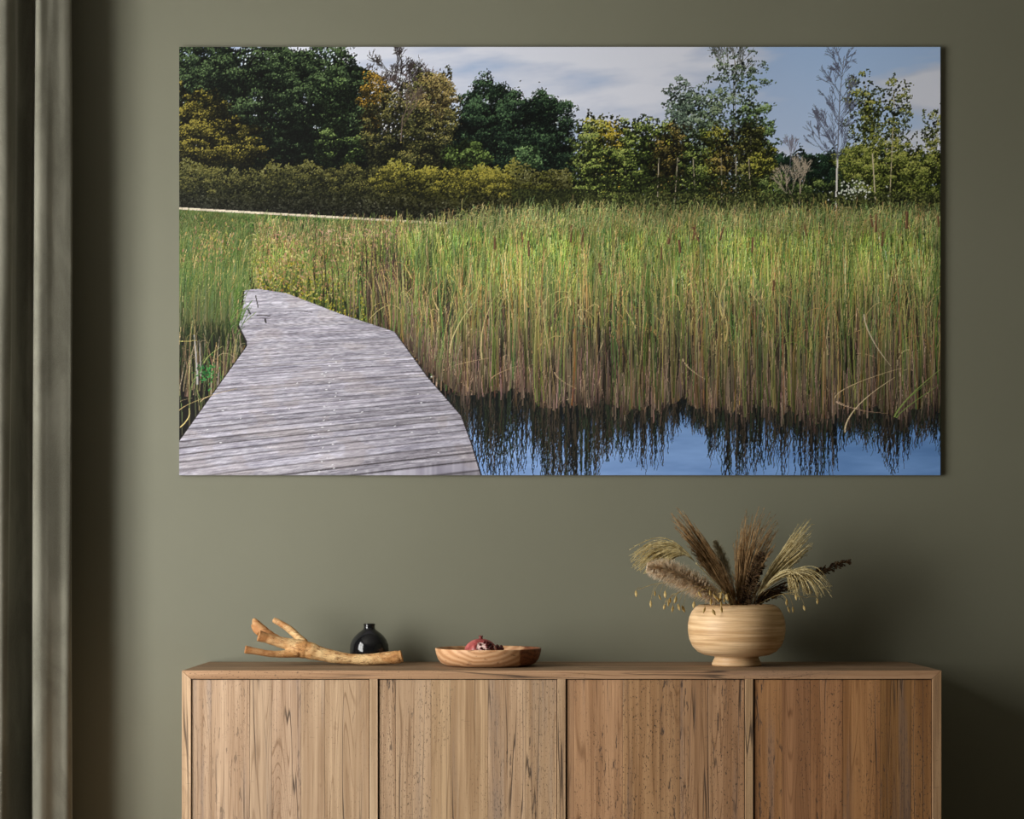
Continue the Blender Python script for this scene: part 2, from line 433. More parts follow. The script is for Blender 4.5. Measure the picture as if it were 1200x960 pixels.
    branchy(px(470), py(165), 1.5, 30, 1.3, 5, (84, 72, 62), .5, .25)
    # dark trees right of the middle
    D2 = ((6, 13, 11), (24, 44, 31), (72, 98, 64))
    for (x, y, rx, ry, nc) in [(572, 130, 28, 36, 70), (610, 150, 40, 36, 90), (642, 152, 28, 38, 70), (590, 178, 52, 34, 90), (560, 160, 24, 40, 50), (650, 190, 26, 30, 50), (632, 128, 16, 14, 20)]:
        crown(px(x), py(y), rx, ry, *D2, nc=nc, cr=8, lp=60, ls=2.3, edge=.14)
    crown(px(545), py(188), 24, 20, (16, 24, 10), (52, 70, 30), (104, 124, 62), nc=36, cr=7, lp=50)
    crown(px(618), py(185), 14, 14, (26, 42, 24), (66, 92, 56), (110, 134, 84), nc=16, cr=6, lp=40)
    # yellow-olive tree at the far left
    YO = ((14, 14, 6), (50, 50, 18), (122, 112, 44))
    for (x, y, rx, ry, nc) in [(222, 140, 34, 36, 60), (250, 160, 44, 30, 80), (225, 180, 44, 30, 70), (280, 178, 26, 16, 30)]:
        crown(px(x), py(y), rx, ry, *YO, nc=nc, cr=7, lp=56, ls=2.2, edge=.2)

    # --- middle distance: young trees right of centre
    Xh, Yh = np.meshgrid((np.arange(CW) + .5) / SS + 210, (np.arange(CH) + .5) / SS + 55)
    hm = ((Yh > 212) & (Yh < 275) & (Xh < 700)) | ((Yh > 228) & (Yh < 275))
    cv[hm] = U((17, 19, 13))
    del Xh, Yh, hm
    def slim(x, yb, yt, w, pal, n=30, cr=6, lp=34, fill=.45, ls=2.2, trunk=(120, 116, 100)):
        line((px(x), py(yb)), (px(x) + rg.normal(0, 2), py(yt + 6)), .9, trunk)
        k = max(3, int((yb - yt) / 22))
        for i in range(k):
            f = (i + .5) / k; ww = w * (.35 + .65 * math.sin(math.pi * min(1, .25 + .75 * f)))
            crown(px(x) + rg.normal(0, w * .12), py(yt + (yb - yt) * f), ww, (yb - yt) / k * .75, *pal, nc=max(4, n // k), cr=cr, lp=lp, fill=fill, ls=ls, edge=.25)
    GR = ((16, 22, 10), (68, 86, 35), (150, 160, 80))
    YG = ((26, 30, 10), (102, 106, 36), (188, 180, 78))
    SV = ((38, 50, 42), (90, 108, 90), (158, 172, 150))
    PO = ((40, 52, 40), (92, 110, 78), (150, 164, 128))
    slim(795, 235, 102, 17, SV, 60, fill=.35)
    slim(812, 235, 112, 15, SV, 44, fill=.3)
    branchy(px(860), py(150), 1.6, 42, 1.3, 6, (74, 76, 66), .36, .4)
    slim(862, 240, 66, 30, PO, 110, cr=5, lp=22, fill=.10, ls=2.0)
    slim(832, 235, 112, 18, PO, 50, fill=.25)
    slim(886, 240, 126, 20, ((30, 42, 24), (76, 98, 54), (130, 150, 92)), 50, fill=.4)
    slim(700, 235, 142, 20, YG, 60, fill=.5)
    slim(686, 240, 150, 16, ((36, 46, 20), (90, 104, 48), (150, 158, 84)), 40)
    slim(724, 238, 152, 18, ((34, 34, 12), (118, 108, 30), (196, 172, 60)), 60, fill=.5)
    slim(746, 238, 146, 20, GR, 60, fill=.55)
    slim(768, 240, 148, 20, GR, 60, fill=.55)
    slim(783, 240, 165, 16, YG, 44, fill=.5)
    slim(702, 245, 175, 26, GR, 70, fill=.5)
    slim(735, 245, 180, 26, GR, 60, fill=.5)
    for x in range(770, 900, 14):
        slim(x + rg.normal(0, 4), 246, 168 + rg.normal(0, 9), 15, [GR, YG, ((20, 23, 11), (78, 82, 36), (150, 146, 74)), ((20, 20, 10), (80, 74, 33), (146, 126, 64))][rg.integers(0, 4)], 34, fill=.5, ls=2.0)
    for x in (770, 790, 815, 846, 880, 862):
        line((px(x), py(245)), (px(x) + rg.normal(0, 3), py(185)), .8, (128, 120, 100))
    # dark undergrowth below the young trees
    n = 2600; x = rg.uniform(690, 900, n); y = rg.uniform(206, 252, n)
    leaves(px(x), py(y), rg.uniform(2, 3.6, n), rg.uniform(1.2, 2.2, n), rg.random(n) * 3, mixc((22, 28, 14), (70, 84, 36), rg.random(n) ** 1.6))
    # right part: bare birch, twigs, low bushes
    for (x, y, rx, ry) in [(915, 225, 24, 18), (955, 228, 26, 16), (1000, 225, 30, 18)]:
        crown(px(x), py(y), rx, ry, (24, 34, 16), (66, 86, 40), (118, 130, 70), nc=34, cr=6, lp=40, fill=.7, ls=2)
    branchy(px(926), py(210), 1.58, 18, .5, 6, (100, 98, 110), .26, .35)
    branchy(px(936), py(244), 1.5, 24, 1.0, 5, (150, 138, 120), .42, .2)
    branchy(px(932), py(244), 1.9, 22, .9, 5, (140, 128, 112), .42, .2)
    RT = ((28, 36, 12), (96, 106, 40), (180, 176, 84))
    for (x, yb, yt, w) in [(1010, 200, 94, 17), (1022, 200, 112, 12), (1050, 200, 100, 15), (1096, 205, 134, 16), (1072, 245, 172, 18), (1038, 245, 165, 16)]:
        slim(x, yb, yt, w, RT, 44, cr=5, lp=26, fill=.12, ls=2.0, trunk=(170, 160, 130))
    for (x, y, rx, ry) in [(1000, 190, 20, 18), (1024, 215, 26, 24), (1060, 205, 30, 26), (1092, 215, 26, 30)]:
        crown(px(x), py(y), rx, ry, (34, 42, 14), (92, 104, 40), (152, 154, 78), nc=44, cr=6, lp=40, fill=.6, ls=2.1)
    line((px(1026), py(245)), (px(1022), py(180)), 1.4, (196, 184, 150)); line((px(1042), py(240)), (px(1046), py(150)), 1.0, (176, 164, 130))
    n = 90; leaves(px(rg.normal(1002, 12, n)), py(rg.normal(225, 6, n)), rg.uniform(2, 3.4, n), rg.uniform(1, 2, n), rg.random(n) * 3, np.tile(U((206, 212, 196)), (n, 1)) + rg.normal(0, 12, (n, 1)))

    lum_ = cv.mean(axis=2)
    tz = (np.arange(CH) / SS < 200)[:, None] & (lum_ < 132)
    fz = np.clip(.52 + .62 * lum_ / 84, .5, 1.18)
    cv[tz] *= fz[tz][:, None]
    del lum_, tz, fz
    for (x0, y0, x1, y1, w) in [(979, 250, 981, 185, 2.0), (981, 185, 984, 110, 1.4), (984, 110, 989, 66, .8)]:
        line((px(x0), py(y0)), (px(x1), py(y1)), w, (206, 204, 196) if y1 > 180 else (104, 106, 118))
    for i in range(40):
        f = rg.random(); y0 = 190 - f * 122; x0 = 981 + f * 6; sd = -1 if rg.random() < .56 else 1
        branchy(px(x0), py(y0), math.pi / 2 - sd * rg.uniform(.25, .75), rg.uniform(10, 24) * (1 - .5 * f), .4, 3, (88, 92, 112), .30, .1)
    branchy(px(979), py(190), 2.2, 22, .5, 5, (90, 92, 110), .26, .12)
    branchy(px(979), py(176), 2.0, 22, .5, 5, (90, 92, 110), .26, .12)
    # --- hedge along the path
    n = 16000; x = rg.uniform(205, 670, n); top = 196 + 6 * np.sin(x * .05) + 5 * np.sin(x * .13 + 1) + 2 * np.sin(x * .31)
    f = rg.random(n) ** .8; y = top + f * (252 - top + (x - 210) * .03)
    o = np.argsort(rg.random(n)); x, y, f = x[o], y[o], f[o]
    yel = smooth((x - 400) / 80) * smooth((620 - x) / 30)
    c = np.where((f < .45)[:, None], mixc((104, 102, 52), (56, 58, 30), f / .45), mixc((46, 48, 26), (14, 15, 11), (f - .45) / .55))
    c = c + (yel * (1 - f) ** 1.3)[:, None] * U((40, 36, 2)) + rg.normal(0, 17, (n, 1))
    leaves(px(x), py(y), rg.uniform(2, 4.2, n), rg.uniform(.9, 1.8, n), rg.normal(0, .9, n) + .4, c)
    for (x, y, rx, ry, nc) in [(250, 214, 40, 16, 34), (300, 216, 40, 16, 34), (352, 214, 36, 16, 34), (400, 216, 34, 18, 34), (438, 214, 30, 16, 30)]:
        crown(px(x), py(y), rx, ry, (14, 16, 9), (56, 58, 28), (112, 108, 54), nc=nc, cr=6, lp=44, fill=.2, ls=2.2)
    for (x, y, rx, ry, nc) in [(466, 212, 28, 14, 34), (505, 216, 28, 16, 30), (540, 216, 28, 18, 34), (580, 220, 24, 18, 34), (634, 228, 28, 22, 44)]:
        crown(px(x), py(y), rx, ry, (18, 20, 8), (70, 70, 26), (158, 148, 58) if x != 634 else (118, 122, 54), nc=nc, cr=6, lp=44, fill=.3, ls=2.2)
    n = 2600; x = rg.uniform(600, 700, n); y = rg.uniform(222, 256, n)
    leaves(px(x), py(y), rg.uniform(2, 3.6, n), rg.uniform(1, 2, n), rg.random(n) * 3, mixc((20, 24, 14), (72, 80, 36), rg.random(n) ** 1.7))

    n = 5200; x = rg.uniform(680, 1104, n); y = rg.uniform(226, 268, n)
    leaves(px(x), py(y), rg.uniform(2, 3.6, n), rg.uniform(1, 2, n), rg.normal(1.2, .6, n), mixc((24, 30, 16), (116, 122, 62), rg.random(n) ** 1.5))
    # --- meadow ground, then path line
    X, Y = np.meshgrid((np.arange(CW) + .5) / SS + 210, (np.arange(CH) + .5) / SS + 55)
    edge = 244 + (X - 210) * .057 - np.clip(X - 560, 0, 700) * .046
    g = mixc((74, 94, 44), (98, 106, 52), smooth((Y - 250) / 60)); nz = fbm(CW, CH, 60, 40, 77, 4)
    g = g + (nz[..., None] - .48) * 110
    mk = (Y > edge + nz * 2)
    cv[mk] = g[mk]
    mk = (np.abs(Y - (244.2 + (X - 210) * .0567)) < 1.25) & (X < 548)
    cv[mk] = (U((202, 190, 168)) + (nz[..., None] - .5) * 60)[mk]
    del g, mk
    n = 5200; x = rg.uniform(210, 560, n); y = rg.uniform(248, 300, n); k = y > 247 + (x - 210) * .058 + 1
    x, y = x[k], y[k]; n = len(x); o = np.argsort(y); x, y = x[o], y[o]
    blades(px(x), py(y + 3), px(x + rg.normal(0, 2, n)), py(y - rg.uniform(1, 5, n)), rg.normal(0, .5, n), rg.uniform(.5, .9, n), pick([(42, 58, 26), (56, 72, 34), (74, 80, 40)], n, 12), pick([(78, 98, 48), (92, 106, 56), (114, 110, 64)], n, 14))
    n = 1500; x = rg.normal(352, 26, n); y = 262 + rg.normal(0, 5, n) - 4 * np.exp(-((x - 350) / 16) ** 2); k = y > 247 + (x - 210) * .058; x, y = x[k], y[k]; n = len(x)
    leaves(px(x), py(y), rg.uniform(2, 4, n), rg.uniform(1.2, 2, n), rg.normal(.2, .8, n), mixc((30, 58, 22), (88, 124, 52), rg.random(n)))

    # --- reed field (rows from far to near)
    GREEN = [(92, 122, 58), (112, 138, 70), (128, 146, 78), (74, 108, 58), (150, 154, 86), (104, 126, 84)]
    STRAW = [(190, 166, 108), (204, 182, 126), (172, 140, 86), (160, 120, 78)]
    BROWN = [(128, 104, 84), (150, 122, 98), (104, 82, 66), (166, 138, 110), (88, 68, 56), (136, 104, 98)]
    def edge_x(lo, n):    # thins out towards the meadow instead of stopping at a line
        x = rg.uniform(lo, 1104, n)
        return x - (x < lo + 60) * rg.exponential(26, n)
    def shore(x):      # y where the reeds meet boardwalk or water
        x = np.asarray(x, np.float64)
        return smooth((x - 560) / 40) * (5 * np.sin(x * .061) + 4 * np.sin(x * .137 + 2) + 3 * np.sin(x * .31 + 1)) + np.interp(x, [210, 286, 340, 400, 462, 500, 535, 600, 640, 700, 800, 900, 1000, 1102], [520, 352, 348, 372, 392, 436, 462, 458, 470, 476, 474, 482, 486, 474])
    # soft ground tone below the field so that gaps are shade, not sky
    gr = np.interp(Y, [250, 300, 350, 395, 430, 470, 557], np.array([0, 1, 2, 3, 4, 5, 6]))
    pal = U([(112, 122, 66), (98, 116, 50), (86, 98, 44), (58, 56, 34), (34, 28, 22), (16, 15, 13), (14, 15, 16)])
    i0 = np.clip(gr.astype(int), 0, 5); gc = pal[i0] + (pal[i0 + 1] - pal[i0]) * (gr - i0)[..., None]
    wgt = smooth((X - 420) / 90) * smooth((Y - edge - 4) / 16)
    cv[:] = cv + (gc - cv) * wgt[..., None]
    del gr, gc, i0
    def rows(xa, xb, ya, yb, k, per, hfun, cbase, ctip, wid, lean=3.0, strawp=.18, brown_y=None, gapf=.3):
        for i in range(k):
            f = i / max(1, k - 1); yb_ = ya + (yb - ya) * f
            n = per
            x = rg.uniform(xa, xb, n); y = yb_ + rg.normal(0, 3, n)
            ok = y < shore(x) + rg.normal(2, 5, n); ok &= rg.random(n) < np.clip((x - xa) / 100, 0, 1) ** 1.5 if xa > 400 else True; x, y = x[ok], y[ok]; n = len(x)
            if not n: continue
            h = hfun(f) * rg.uniform(.6, 1.18, n)
            q1 = samp(MIDN, x - 210, y - 55); q2 = samp(LOWN, x - 210 + 40, y - 55)
            if gapf:
                j = (rg.random(n) < gapf * (1 + q2 * .5)) & ((x > 500) | (xa < 400))
                if j.any():
                    nj = j.sum(); dkc = pick(cbase, nj, 6) * (.30 + .25 * rg.random((nj, 1)))
                    blades(px(x[j] + 1.5), py(y[j]), px(x[j] + rg.normal(0, 2, nj)), py(y[j] - h[j] * .72), rg.normal(0, 1, nj), rg.uniform(1.2, 2.4, nj), dkc * .7, dkc * 1.15)
            tipc = np.where((rg.random(n) < strawp * (1 + q1 * .9))[:, None], pick(STRAW, n, 12), pick(ctip, n, 15))
            tipc = tipc * (1 + .20 * q2[:, None] + rg.normal(0, .13, (n, 1)))
            bc = pick(cbase, n, 14)
            if brown_y is not None:
                b = smooth((y - brown_y[0]) / (brown_y[1] - brown_y[0]))[:, None]
                bc = bc * (1 - b) + pick(BROWN, n, 14) * b
            droop = np.where(rg.random(n) < .22, rg.normal(0, 9, n), 0)
            blades(px(x), py(y), px(x + rg.normal(1, lean, n)), py(y - h), rg.normal(0, 1.0, n), rg.uniform(wid[0], wid[1], n), bc * (.74 + .12 * q1[:, None]), tipc, droop)
    # far grasses: fine, pinkish seed heads
    rows(300, 620, 272, 300, 7, 460, lambda f: 18 + 8 * f, [(78, 98, 44), (98, 108, 52)], [(116, 134, 70), (140, 134, 84), (154, 128, 96), (102, 126, 68)], (.6, 1.1), 3, .2)
    n = 420; x = rg.uniform(298, 480, n); y = 286 + rg.normal(0, 9, n) + (x - 380) * -.04
    leaves(px(x), py(y), rg.uniform(2.5, 6, n), rg.uniform(1, 2, n), rg.normal(.6, .5, n), pick([(168, 132, 106), (150, 112, 88), (178, 146, 116)], n, 12))
    rows(500, 1104, 258, 300, 10, 620, lambda f: 20 + 14 * f, [(90, 112, 52), (104, 122, 62)], [(124, 142, 80), (146, 150, 92), (108, 134, 84), (160, 150, 98)], (.6, 1.1), 3, .22)
    # meadow between path and boardwalk: bright, yellow-flecked
    rows(292, 520, 300, 372, 15, 330, lambda f: 24 + 16 * f, [(70, 90, 30), (86, 98, 34), (56, 80, 34)], [(116, 136, 60), (134, 142, 68), (98, 126, 60), (150, 130, 80)], (.7, 1.3), 3.5, .12)
    n = 800; x = rg.uniform(296, 480, n); y = shore(x) - rg.random(n) ** 1.4 * 46
    leaves(px(x), py(y), rg.uniform(1.6, 3, n), rg.uniform(1.2, 2, n), rg.random(n) * 3, pick([(140, 132, 30), (122, 122, 36), (156, 144, 50), (92, 108, 38)], n, 14))
    n = 700; x = rg.uniform(300, 490, n); y = rg.uniform(280, 350, n)
    leaves(px(x), py(y), rg.uniform(2, 5, n), rg.uniform(.8, 1.6, n), rg.normal(1.0, .5, n), pick([(160, 128, 92), (176, 164, 100), (148, 108, 78)], n, 12))
    # main stand of cattail reeds
    rows(430, 1104, 300, 400, 12, 600, lambda f: 46 + 40 * f, [(84, 102, 42), (100, 118, 50), (72, 94, 42)], GREEN + [(156, 166, 84), (140, 160, 72)], (.8, 1.6), 5, .2, (350, 400), .45)
    # dark water-side depth low in the stand, then single stems in front of it
    stv = fbm(CW, CH, 330, 7, 151, 3); stw = fbm(CW, CH, 40, 6, 161, 3)
    lowz = smooth((Y - 366 + (stw - .45) * 80) / 60) * smooth((X - 440) / 60)
    fac = 1 - lowz * np.clip(.62 + 2.4 * (stv - .42) + 1.0 * (stw - .45), 0, .93)
    cv *= fac[..., None]
    n = 5200; x = edge_x(458, n); y = shore(x) + rg.normal(0, 8, n) - rg.random(n) ** 1.5 * 60
    o = np.argsort(y); x, y = x[o], y[o]; q2 = samp(LOWN, x - 210, y - 55)[:, None]
    far = smooth((shore(x) - y) / 50)[:, None]
    c0 = pick(BROWN, n, 14) * rg.uniform(.12, .75, (n, 1)) * (1 - .45 * far); c1 = pick(BROWN + BROWN + [(120, 122, 70), (98, 116, 58), (172, 150, 108)], n, 16) * rg.uniform(.5, 1.05, (n, 1)) * (1 - .35 * far) * (1 + .2 * q2)
    blades(px(x), py(y), px(x + rg.normal(0, 3.5, n)), py(y - rg.uniform(18, 78, n)), rg.normal(0, 1, n), rg.uniform(.5, 1.25, n), c0, c1)
    n = 2200; x = edge_x(465, n); y = shore(x) + rg.normal(0, 9, n) - rg.random(n) * 20
    blades(px(x), py(y), px(x + rg.normal(0, 2.5, n)), py(y - rg.uniform(8, 36, n)), rg.normal(0, 1, n), rg.uniform(.8, 1.7, n), pick([(12, 11, 10), (22, 18, 15)], n, 4), pick([(28, 23, 18), (38, 32, 25)], n, 6))
    n = 900; x = edge_x(470, n); y = shore(x) + rg.normal(1, 9, n)
    blades(px(x), py(y), px(x + rg.normal(0, 4, n)), py(y - rg.uniform(30, 120, n)), rg.normal(0, 2, n), rg.uniform(.8, 1.5, n), pick(BROWN, n, 16) * rg.uniform(.2, .9, (n, 1)), pick(BROWN + GREEN + STRAW, n, 16), np.where(rg.random(n) < .3, rg.normal(0, 8, n), 0))
    n = 520; x = edge_x(470, n); y = shore(x) + rg.normal(0, 8, n)
    blades(px(x), py(y), px(x + rg.normal(0, 8, n)), py(y - rg.uniform(110, 205, n) * (.42 + .58 * smooth((x - 440) / 130))), rg.normal(0, 2, n), rg.uniform(1.0, 1.9, n), pick([(112, 116, 56), (136, 112, 70), (84, 104, 48)], n, 14), pick(GREEN + STRAW, n, 14), np.where(rg.random(n) < .5, rg.normal(0, 13, n), 0))
    n = 70; x = rg.uniform(475, 1100, n); y = shore(x) - rg.uniform(0, 130, n); a = rg.normal(0, .7, n); l = rg.uniform(16, 46, n)
    blades(px(x), py(y), px(x + np.sin(a) * l), py(y - np.cos(a) * l), rg.normal(0, 3, n), rg.uniform(.9, 1.4, n), pick(STRAW, n, 12), pick(STRAW, n, 12), rg.normal(0, 9, n))
    lz2 = smooth((Y - 384 + (stw - .45) * 70) / 56) * smooth((X - 436) / 50)
    brn = cv.mean(axis=2, keepdims=True) * U((1.13, .97, .85))
    cv += (brn - cv) * (lz2 * .72)[..., None]
    cv *= (1 - lz2 * np.clip(.26 + 3.0 * (stv - .42) + .8 * (stw - .45), 0, .82))[..., None]
    top_ = smooth((Y - 262) / 20) * smooth((375 - Y) / 60) * smooth((X - 440) / 80)
    cv *= (1 + top_ * (.10 + .5 * (stw - .45)))[..., None]
    cv += (top_ * (stw - .3))[..., None] * U((26, 24, -6))
    del stv, lowz, fac, top_, lz2, brn
    n = 520; x = edge_x(462, n); y = shore(x) + rg.normal(2, 6, n); x = x[y > 380]; y = y[y > 380]; n = len(x)
    blades(px(x), py(y), px(x + rg.normal(0, 3, n)), py(y - rg.uniform(24, 90, n)), rg.normal(0, 1, n), rg.uniform(.8, 1.5, n), pick([(120, 96, 80), (146, 120, 100), (100, 78, 66)], n, 14) * rg.uniform(.3, 1, (n, 1)), pick(BROWN + [(170, 146, 110)], n, 16))
    n = 230; x = edge_x(462, n); y = shore(x) + rg.normal(0, 6, n)
    blades(px(x), py(y), px(x + rg.normal(0, 7, n)), py(y - rg.uniform(100, 200, n) * (.42 + .58 * smooth((x - 440) / 130))), rg.normal(0, 2, n), rg.uniform(1.0, 1.8, n), pick([(112, 116, 56), (150, 116, 70), (84, 104, 48)], n, 14) * rg.uniform(.4, 1, (n, 1)), pick(GREEN + STRAW, n, 16), np.where(rg.random(n) < .5, rg.normal(0, 13, n), 0))
    def arc(p, q, bend, w, c):
        blades(U([px(p[0])]), U([py(p[1])]), U([px(q[0])]), U([py(q[1])]), U([bend]), U([w]), U([c]), U([c]))
    for (p, q, b, w, c) in [((528, 432), (560, 350), -6, 1.8, (196, 182, 128)), ((565, 420), (582, 344), -4, 1.4, (190, 172, 120)), ((520, 434), (574, 419), 0, 1.2, (176, 150, 112)), ((532, 434), (556, 460), 0, 1.1, (160, 134, 104)),
                           ((990, 506), (1048, 442), -3, 1.8, (204, 184, 146)), ((978, 466), (1056, 431), 0, 1.4, (196, 172, 132)), ((1012, 368), (1043, 428), 0, 1.5, (206, 190, 160)), ((1048, 488), (1102, 432), 4, 2.2, (128, 146, 76)), ((1050, 489), (1098, 452), 5, 1.8, (112, 132, 68)),
                           ((1049, 486), (1090, 446), 2, 1.8, (96, 122, 60)), ((650, 436), (682, 458), 0, 1.2, (170, 146, 112)), ((846, 370), (862, 312), -6, 1.6, (206, 190, 120)), ((850, 400), (834, 342), 5, 1.3, (196, 176, 116)), ((980, 468), (1010, 480), 0, 1.6, (196, 164, 132)), ((936, 330), (880, 352), 8, 1.4, (160, 150, 84)),
                           ((800, 420), (826, 444), 0, 1.2, (190, 168, 130)), ((470, 470), (520, 436), 0, 1.0, (150, 128, 100)), ((575, 445), (608, 428), 0, 1.2, (170, 140, 104))]:
        arc(p, q, b, w, c)
    for (x, y, h, w) in [(669, 284, 20, 3.0), (681, 287, 21, 3.4), (580, 292, 16, 3.2), (612, 284, 12, 2.6), (620, 300, 18, 3), (783, 286, 18, 4.2), (797, 296, 15, 4.0), (775, 304, 14, 2.6), (812, 281, 18, 2.6), (819, 283, 17, 3.2), (843, 282, 16, 2.6), (881, 296, 18, 3), (945, 276, 14, 2.6), (1026, 272, 22, 4.4), (1022, 266, 14, 3), (1062, 268, 20, 4), (1033, 288, 16, 3.2), (1099, 266, 13, 3.6), (906, 340, 12, 3), (704, 322, 14, 3)]:
        dx = rg.normal(0, 2.5)
        line((px(x), py(y)), (px(x + dx), py(y - h)), w * .8, (96, 66, 46)); line((px(x) - w * .2, py(y - 1)), (px(x + dx) - w * .2, py(y - h + 1)), w * .3, (136, 100, 72))
        blades(U([px(x + .5)]), U([py(y + 60)]), U([px(x)]), U([py(y)]), U([0]), U([1.2]), U([(120, 124, 66)]), U([(132, 128, 76)]))
    n = 170; x = rg.uniform(500, 1102, n); y = rg.uniform(240, 262, n)
    blades(px(x), py(y + 26), px(x + rg.normal(3, 4, n)), py(y), rg.normal(0, 1, n), rg.uniform(.8, 1.4, n), pick([(124, 130, 70), (110, 112, 60)], n, 10), pick([(176, 166, 116), (150, 146, 90), (168, 140, 100)], n, 12), rg.normal(4, 6, n))

    # --- left reeds beside the boardwalk
    m = poly_mask([(0, px(0) * 0 + 335), (60, 330), (80, 300), (76, 352), (36, 406), (0, 466)])
    m = (X < 292) & (Y > 390) & (Y < 530)
    cv[m] = (U((20, 18, 15)) + (nz[..., None] - .5) * 26)[m]
    def rowsL(ya, yb, k, per, h0, h1, wid, cb, ct, strawp):
        for i in range(k):
            f = i / max(1, k - 1); n = per; x = rg.uniform(206, 286, n); y = ya + (yb - ya) * f + rg.normal(0, 4, n)
            h = (h0 + (h1 - h0) * f) * rg.uniform(.6, 1.15, n)
            b = smooth((y - 392) / 26)[:, None]; bc = pick(cb, n, 12) * (1 - b) + pick([(96, 80, 58), (70, 56, 44), (120, 98, 78), (50, 44, 32)], n, 10) * b
            tc = np.where((rg.random(n) < strawp)[:, None], pick(STRAW, n, 12), pick(ct, n, 12))
            blades(px(x), py(y), px(x + rg.normal(3, 5, n)), py(y - h), rg.normal(0, 1, n), rg.uniform(wid[0], wid[1], n), bc, tc, np.where(rg.random(n) < .3, rg.normal(4, 8, n), 0))
    LG = [(76, 100, 44), (98, 120, 58), (62, 86, 38), (122, 130, 70), (86, 108, 70)]
    rowsL(300, 372, 12, 95, 34, 52, (.8, 1.5), [(52, 72, 28), (66, 84, 32), (84, 84, 36)], LG, .10)
    n = 150; x = rg.normal(250, 18, n); y = rg.normal(286, 15, n)
    leaves(px(x), py(y), rg.uniform(2, 5, n), rg.uniform(.8, 1.3, n), rg.normal(1.4, .4, n), pick([(160, 140, 80), (136, 100, 74), (148, 118, 90), (150, 142, 70)], n, 14))
    rowsL(378, 412, 6, 105, 60, 92, (.9, 1.7), [(40, 58, 24), (54, 72, 30)], LG, .06)
    n = 620; x = rg.uniform(206, 292, n); y = rg.uniform(394, 440, n)
    blades(px(x), py(y + 10), px(x + rg.normal(0, 3, n)), py(y - rg.uniform(8, 26, n)), rg.normal(0, 1, n), rg.uniform(1.2, 2.4, n), pick([(16, 15, 12), (26, 24, 16)], n, 4), pick([(38, 50, 22), (50, 66, 28)], n, 8))
    rowsL(424, 512, 8, 15, 46, 84, (.9, 1.7), [(96, 80, 58)], [(128, 116, 90), (96, 110, 54), (150, 140, 116), (104, 86, 62), (84, 110, 50)], .1)
    for (p, q, b, w, c) in [((232, 450), (228, 392), 0, 2.4, (160, 156, 152)), ((236, 440), (234, 398), 0, 1.8, (138, 134, 126)), ((210, 400), (231, 399), -1, 1.8, (206, 190, 110)), ((212, 470), (226, 466), 0, 1.0, (120, 108, 80)), ((212, 500), (222, 478), 6, 1.6, (206, 186, 120)), ((208, 484), (276, 455), 0, 1.2, (158, 138, 92)), ((240, 425), (262, 405), 0, 1.2, (140, 150, 84)), ((256, 452), (258, 425), 0, 1.6, (130, 120, 110)), ((270, 440), (274, 400), 0, 1.5, (104, 92, 66))]:
        arc(p, q, b, w, c)
    n = 80; leaves(px(rg.normal(244, 7, n)), py(rg.normal(436, 7, n)), rg.uniform(2, 4, n), rg.uniform(1.2, 2, n), rg.random(n) * 3, pick([(44, 104, 48), (60, 130, 60), (30, 76, 34)], n, 8))

    # --- water with reflections
    wn = fbm(CW, CH, 14, 40, 31, 4)
    wc = mixc((118, 152, 204), (92, 134, 192), smooth((X - 640) / 420)); wc = wc + ((Y - 510) / 47)[..., None] * U((10, 10, 12)) + (wn[..., None] - .47) * 46
    sh_ = shore(X); wm = smooth((Y - sh_ - 3) / 9) * (X > 524)
    wob = fbm(CW, CH, 240, 14, 41, 3) - .44
    wm = smooth((Y - sh_ - 3 + wob * 26) / 5) * (X > 524)
    dk = smooth(1 - (Y - sh_ - 4) / np.interp(X, [520, 690, 760, 1102], [52, 44, 30, 26]))
    wc = wc + (U((22, 24, 22)) - wc) * (dk * .93)[..., None]
    cv[:] = cv + (wc - cv) * wm[..., None]
    n = 2300; x = np.concatenate([rg.uniform(528, 720, 1000), rg.uniform(700, 1104, n - 1000)])
    dens = np.clip(.62 + .5 * np.sin(x * .047 + 1.3) * np.sin(x * .021) + .35 * (x < 700), .2, 1.1)
    L = rg.random(n) ** 1.5 * 100 * dens + 12
    ph = rg.random(n) * 6.28
    for i in np.argsort(rg.random(n)):
        s0 = float(shore(x[i])) + 2; M = int(L[i] * SS) + 4; t = np.linspace(0, 1, M)
        amp = .15 + .5 * t
        xx = x[i] + amp * 1.3 * np.sin(t * L[i] * .42 + ph[i]) + amp * np.sin(t * L[i] * .19 + ph[i] * 2) + rg.normal(0, 1) * t * 3
        yy = s0 + t * L[i]
        c = [(22, 24, 20), (32, 34, 26), (18, 22, 24), (56, 48, 38), (40, 50, 34), (62, 54, 46), (14, 16, 16)][rg.integers(0, 7)]
        w = rg.uniform(.4, 1.7) * (1 - .6 * t)
        br = np.sin(t * L[i] * .9 + ph[i] * 3) > -.75 + .0 * t
        for k in range(4):
            kk = (w * SS > k)
            put((xx[kk] - 210) * SS + k, (yy[kk] - 55) * SS, np.broadcast_to(U(c) + rg.normal(0, 5), (kk.sum(), 3)))
    # pale stems standing in the water
    n = 300; x = rg.uniform(540, 1104, n); y = shore(x) + rg.random(n) ** 2 * 20
    blades(px(x), py(y), px(x + rg.normal(0, 1.5, n)), py(y - rg.uniform(18, 52, n)), rg.normal(0, .6, n), rg.uniform(.9, 1.7, n), pick([(120, 98, 82), (92, 74, 62), (150, 124, 106)], n, 12) * rg.uniform(.2, .9, (n, 1)), pick(BROWN + [(160, 138, 118)], n, 12))
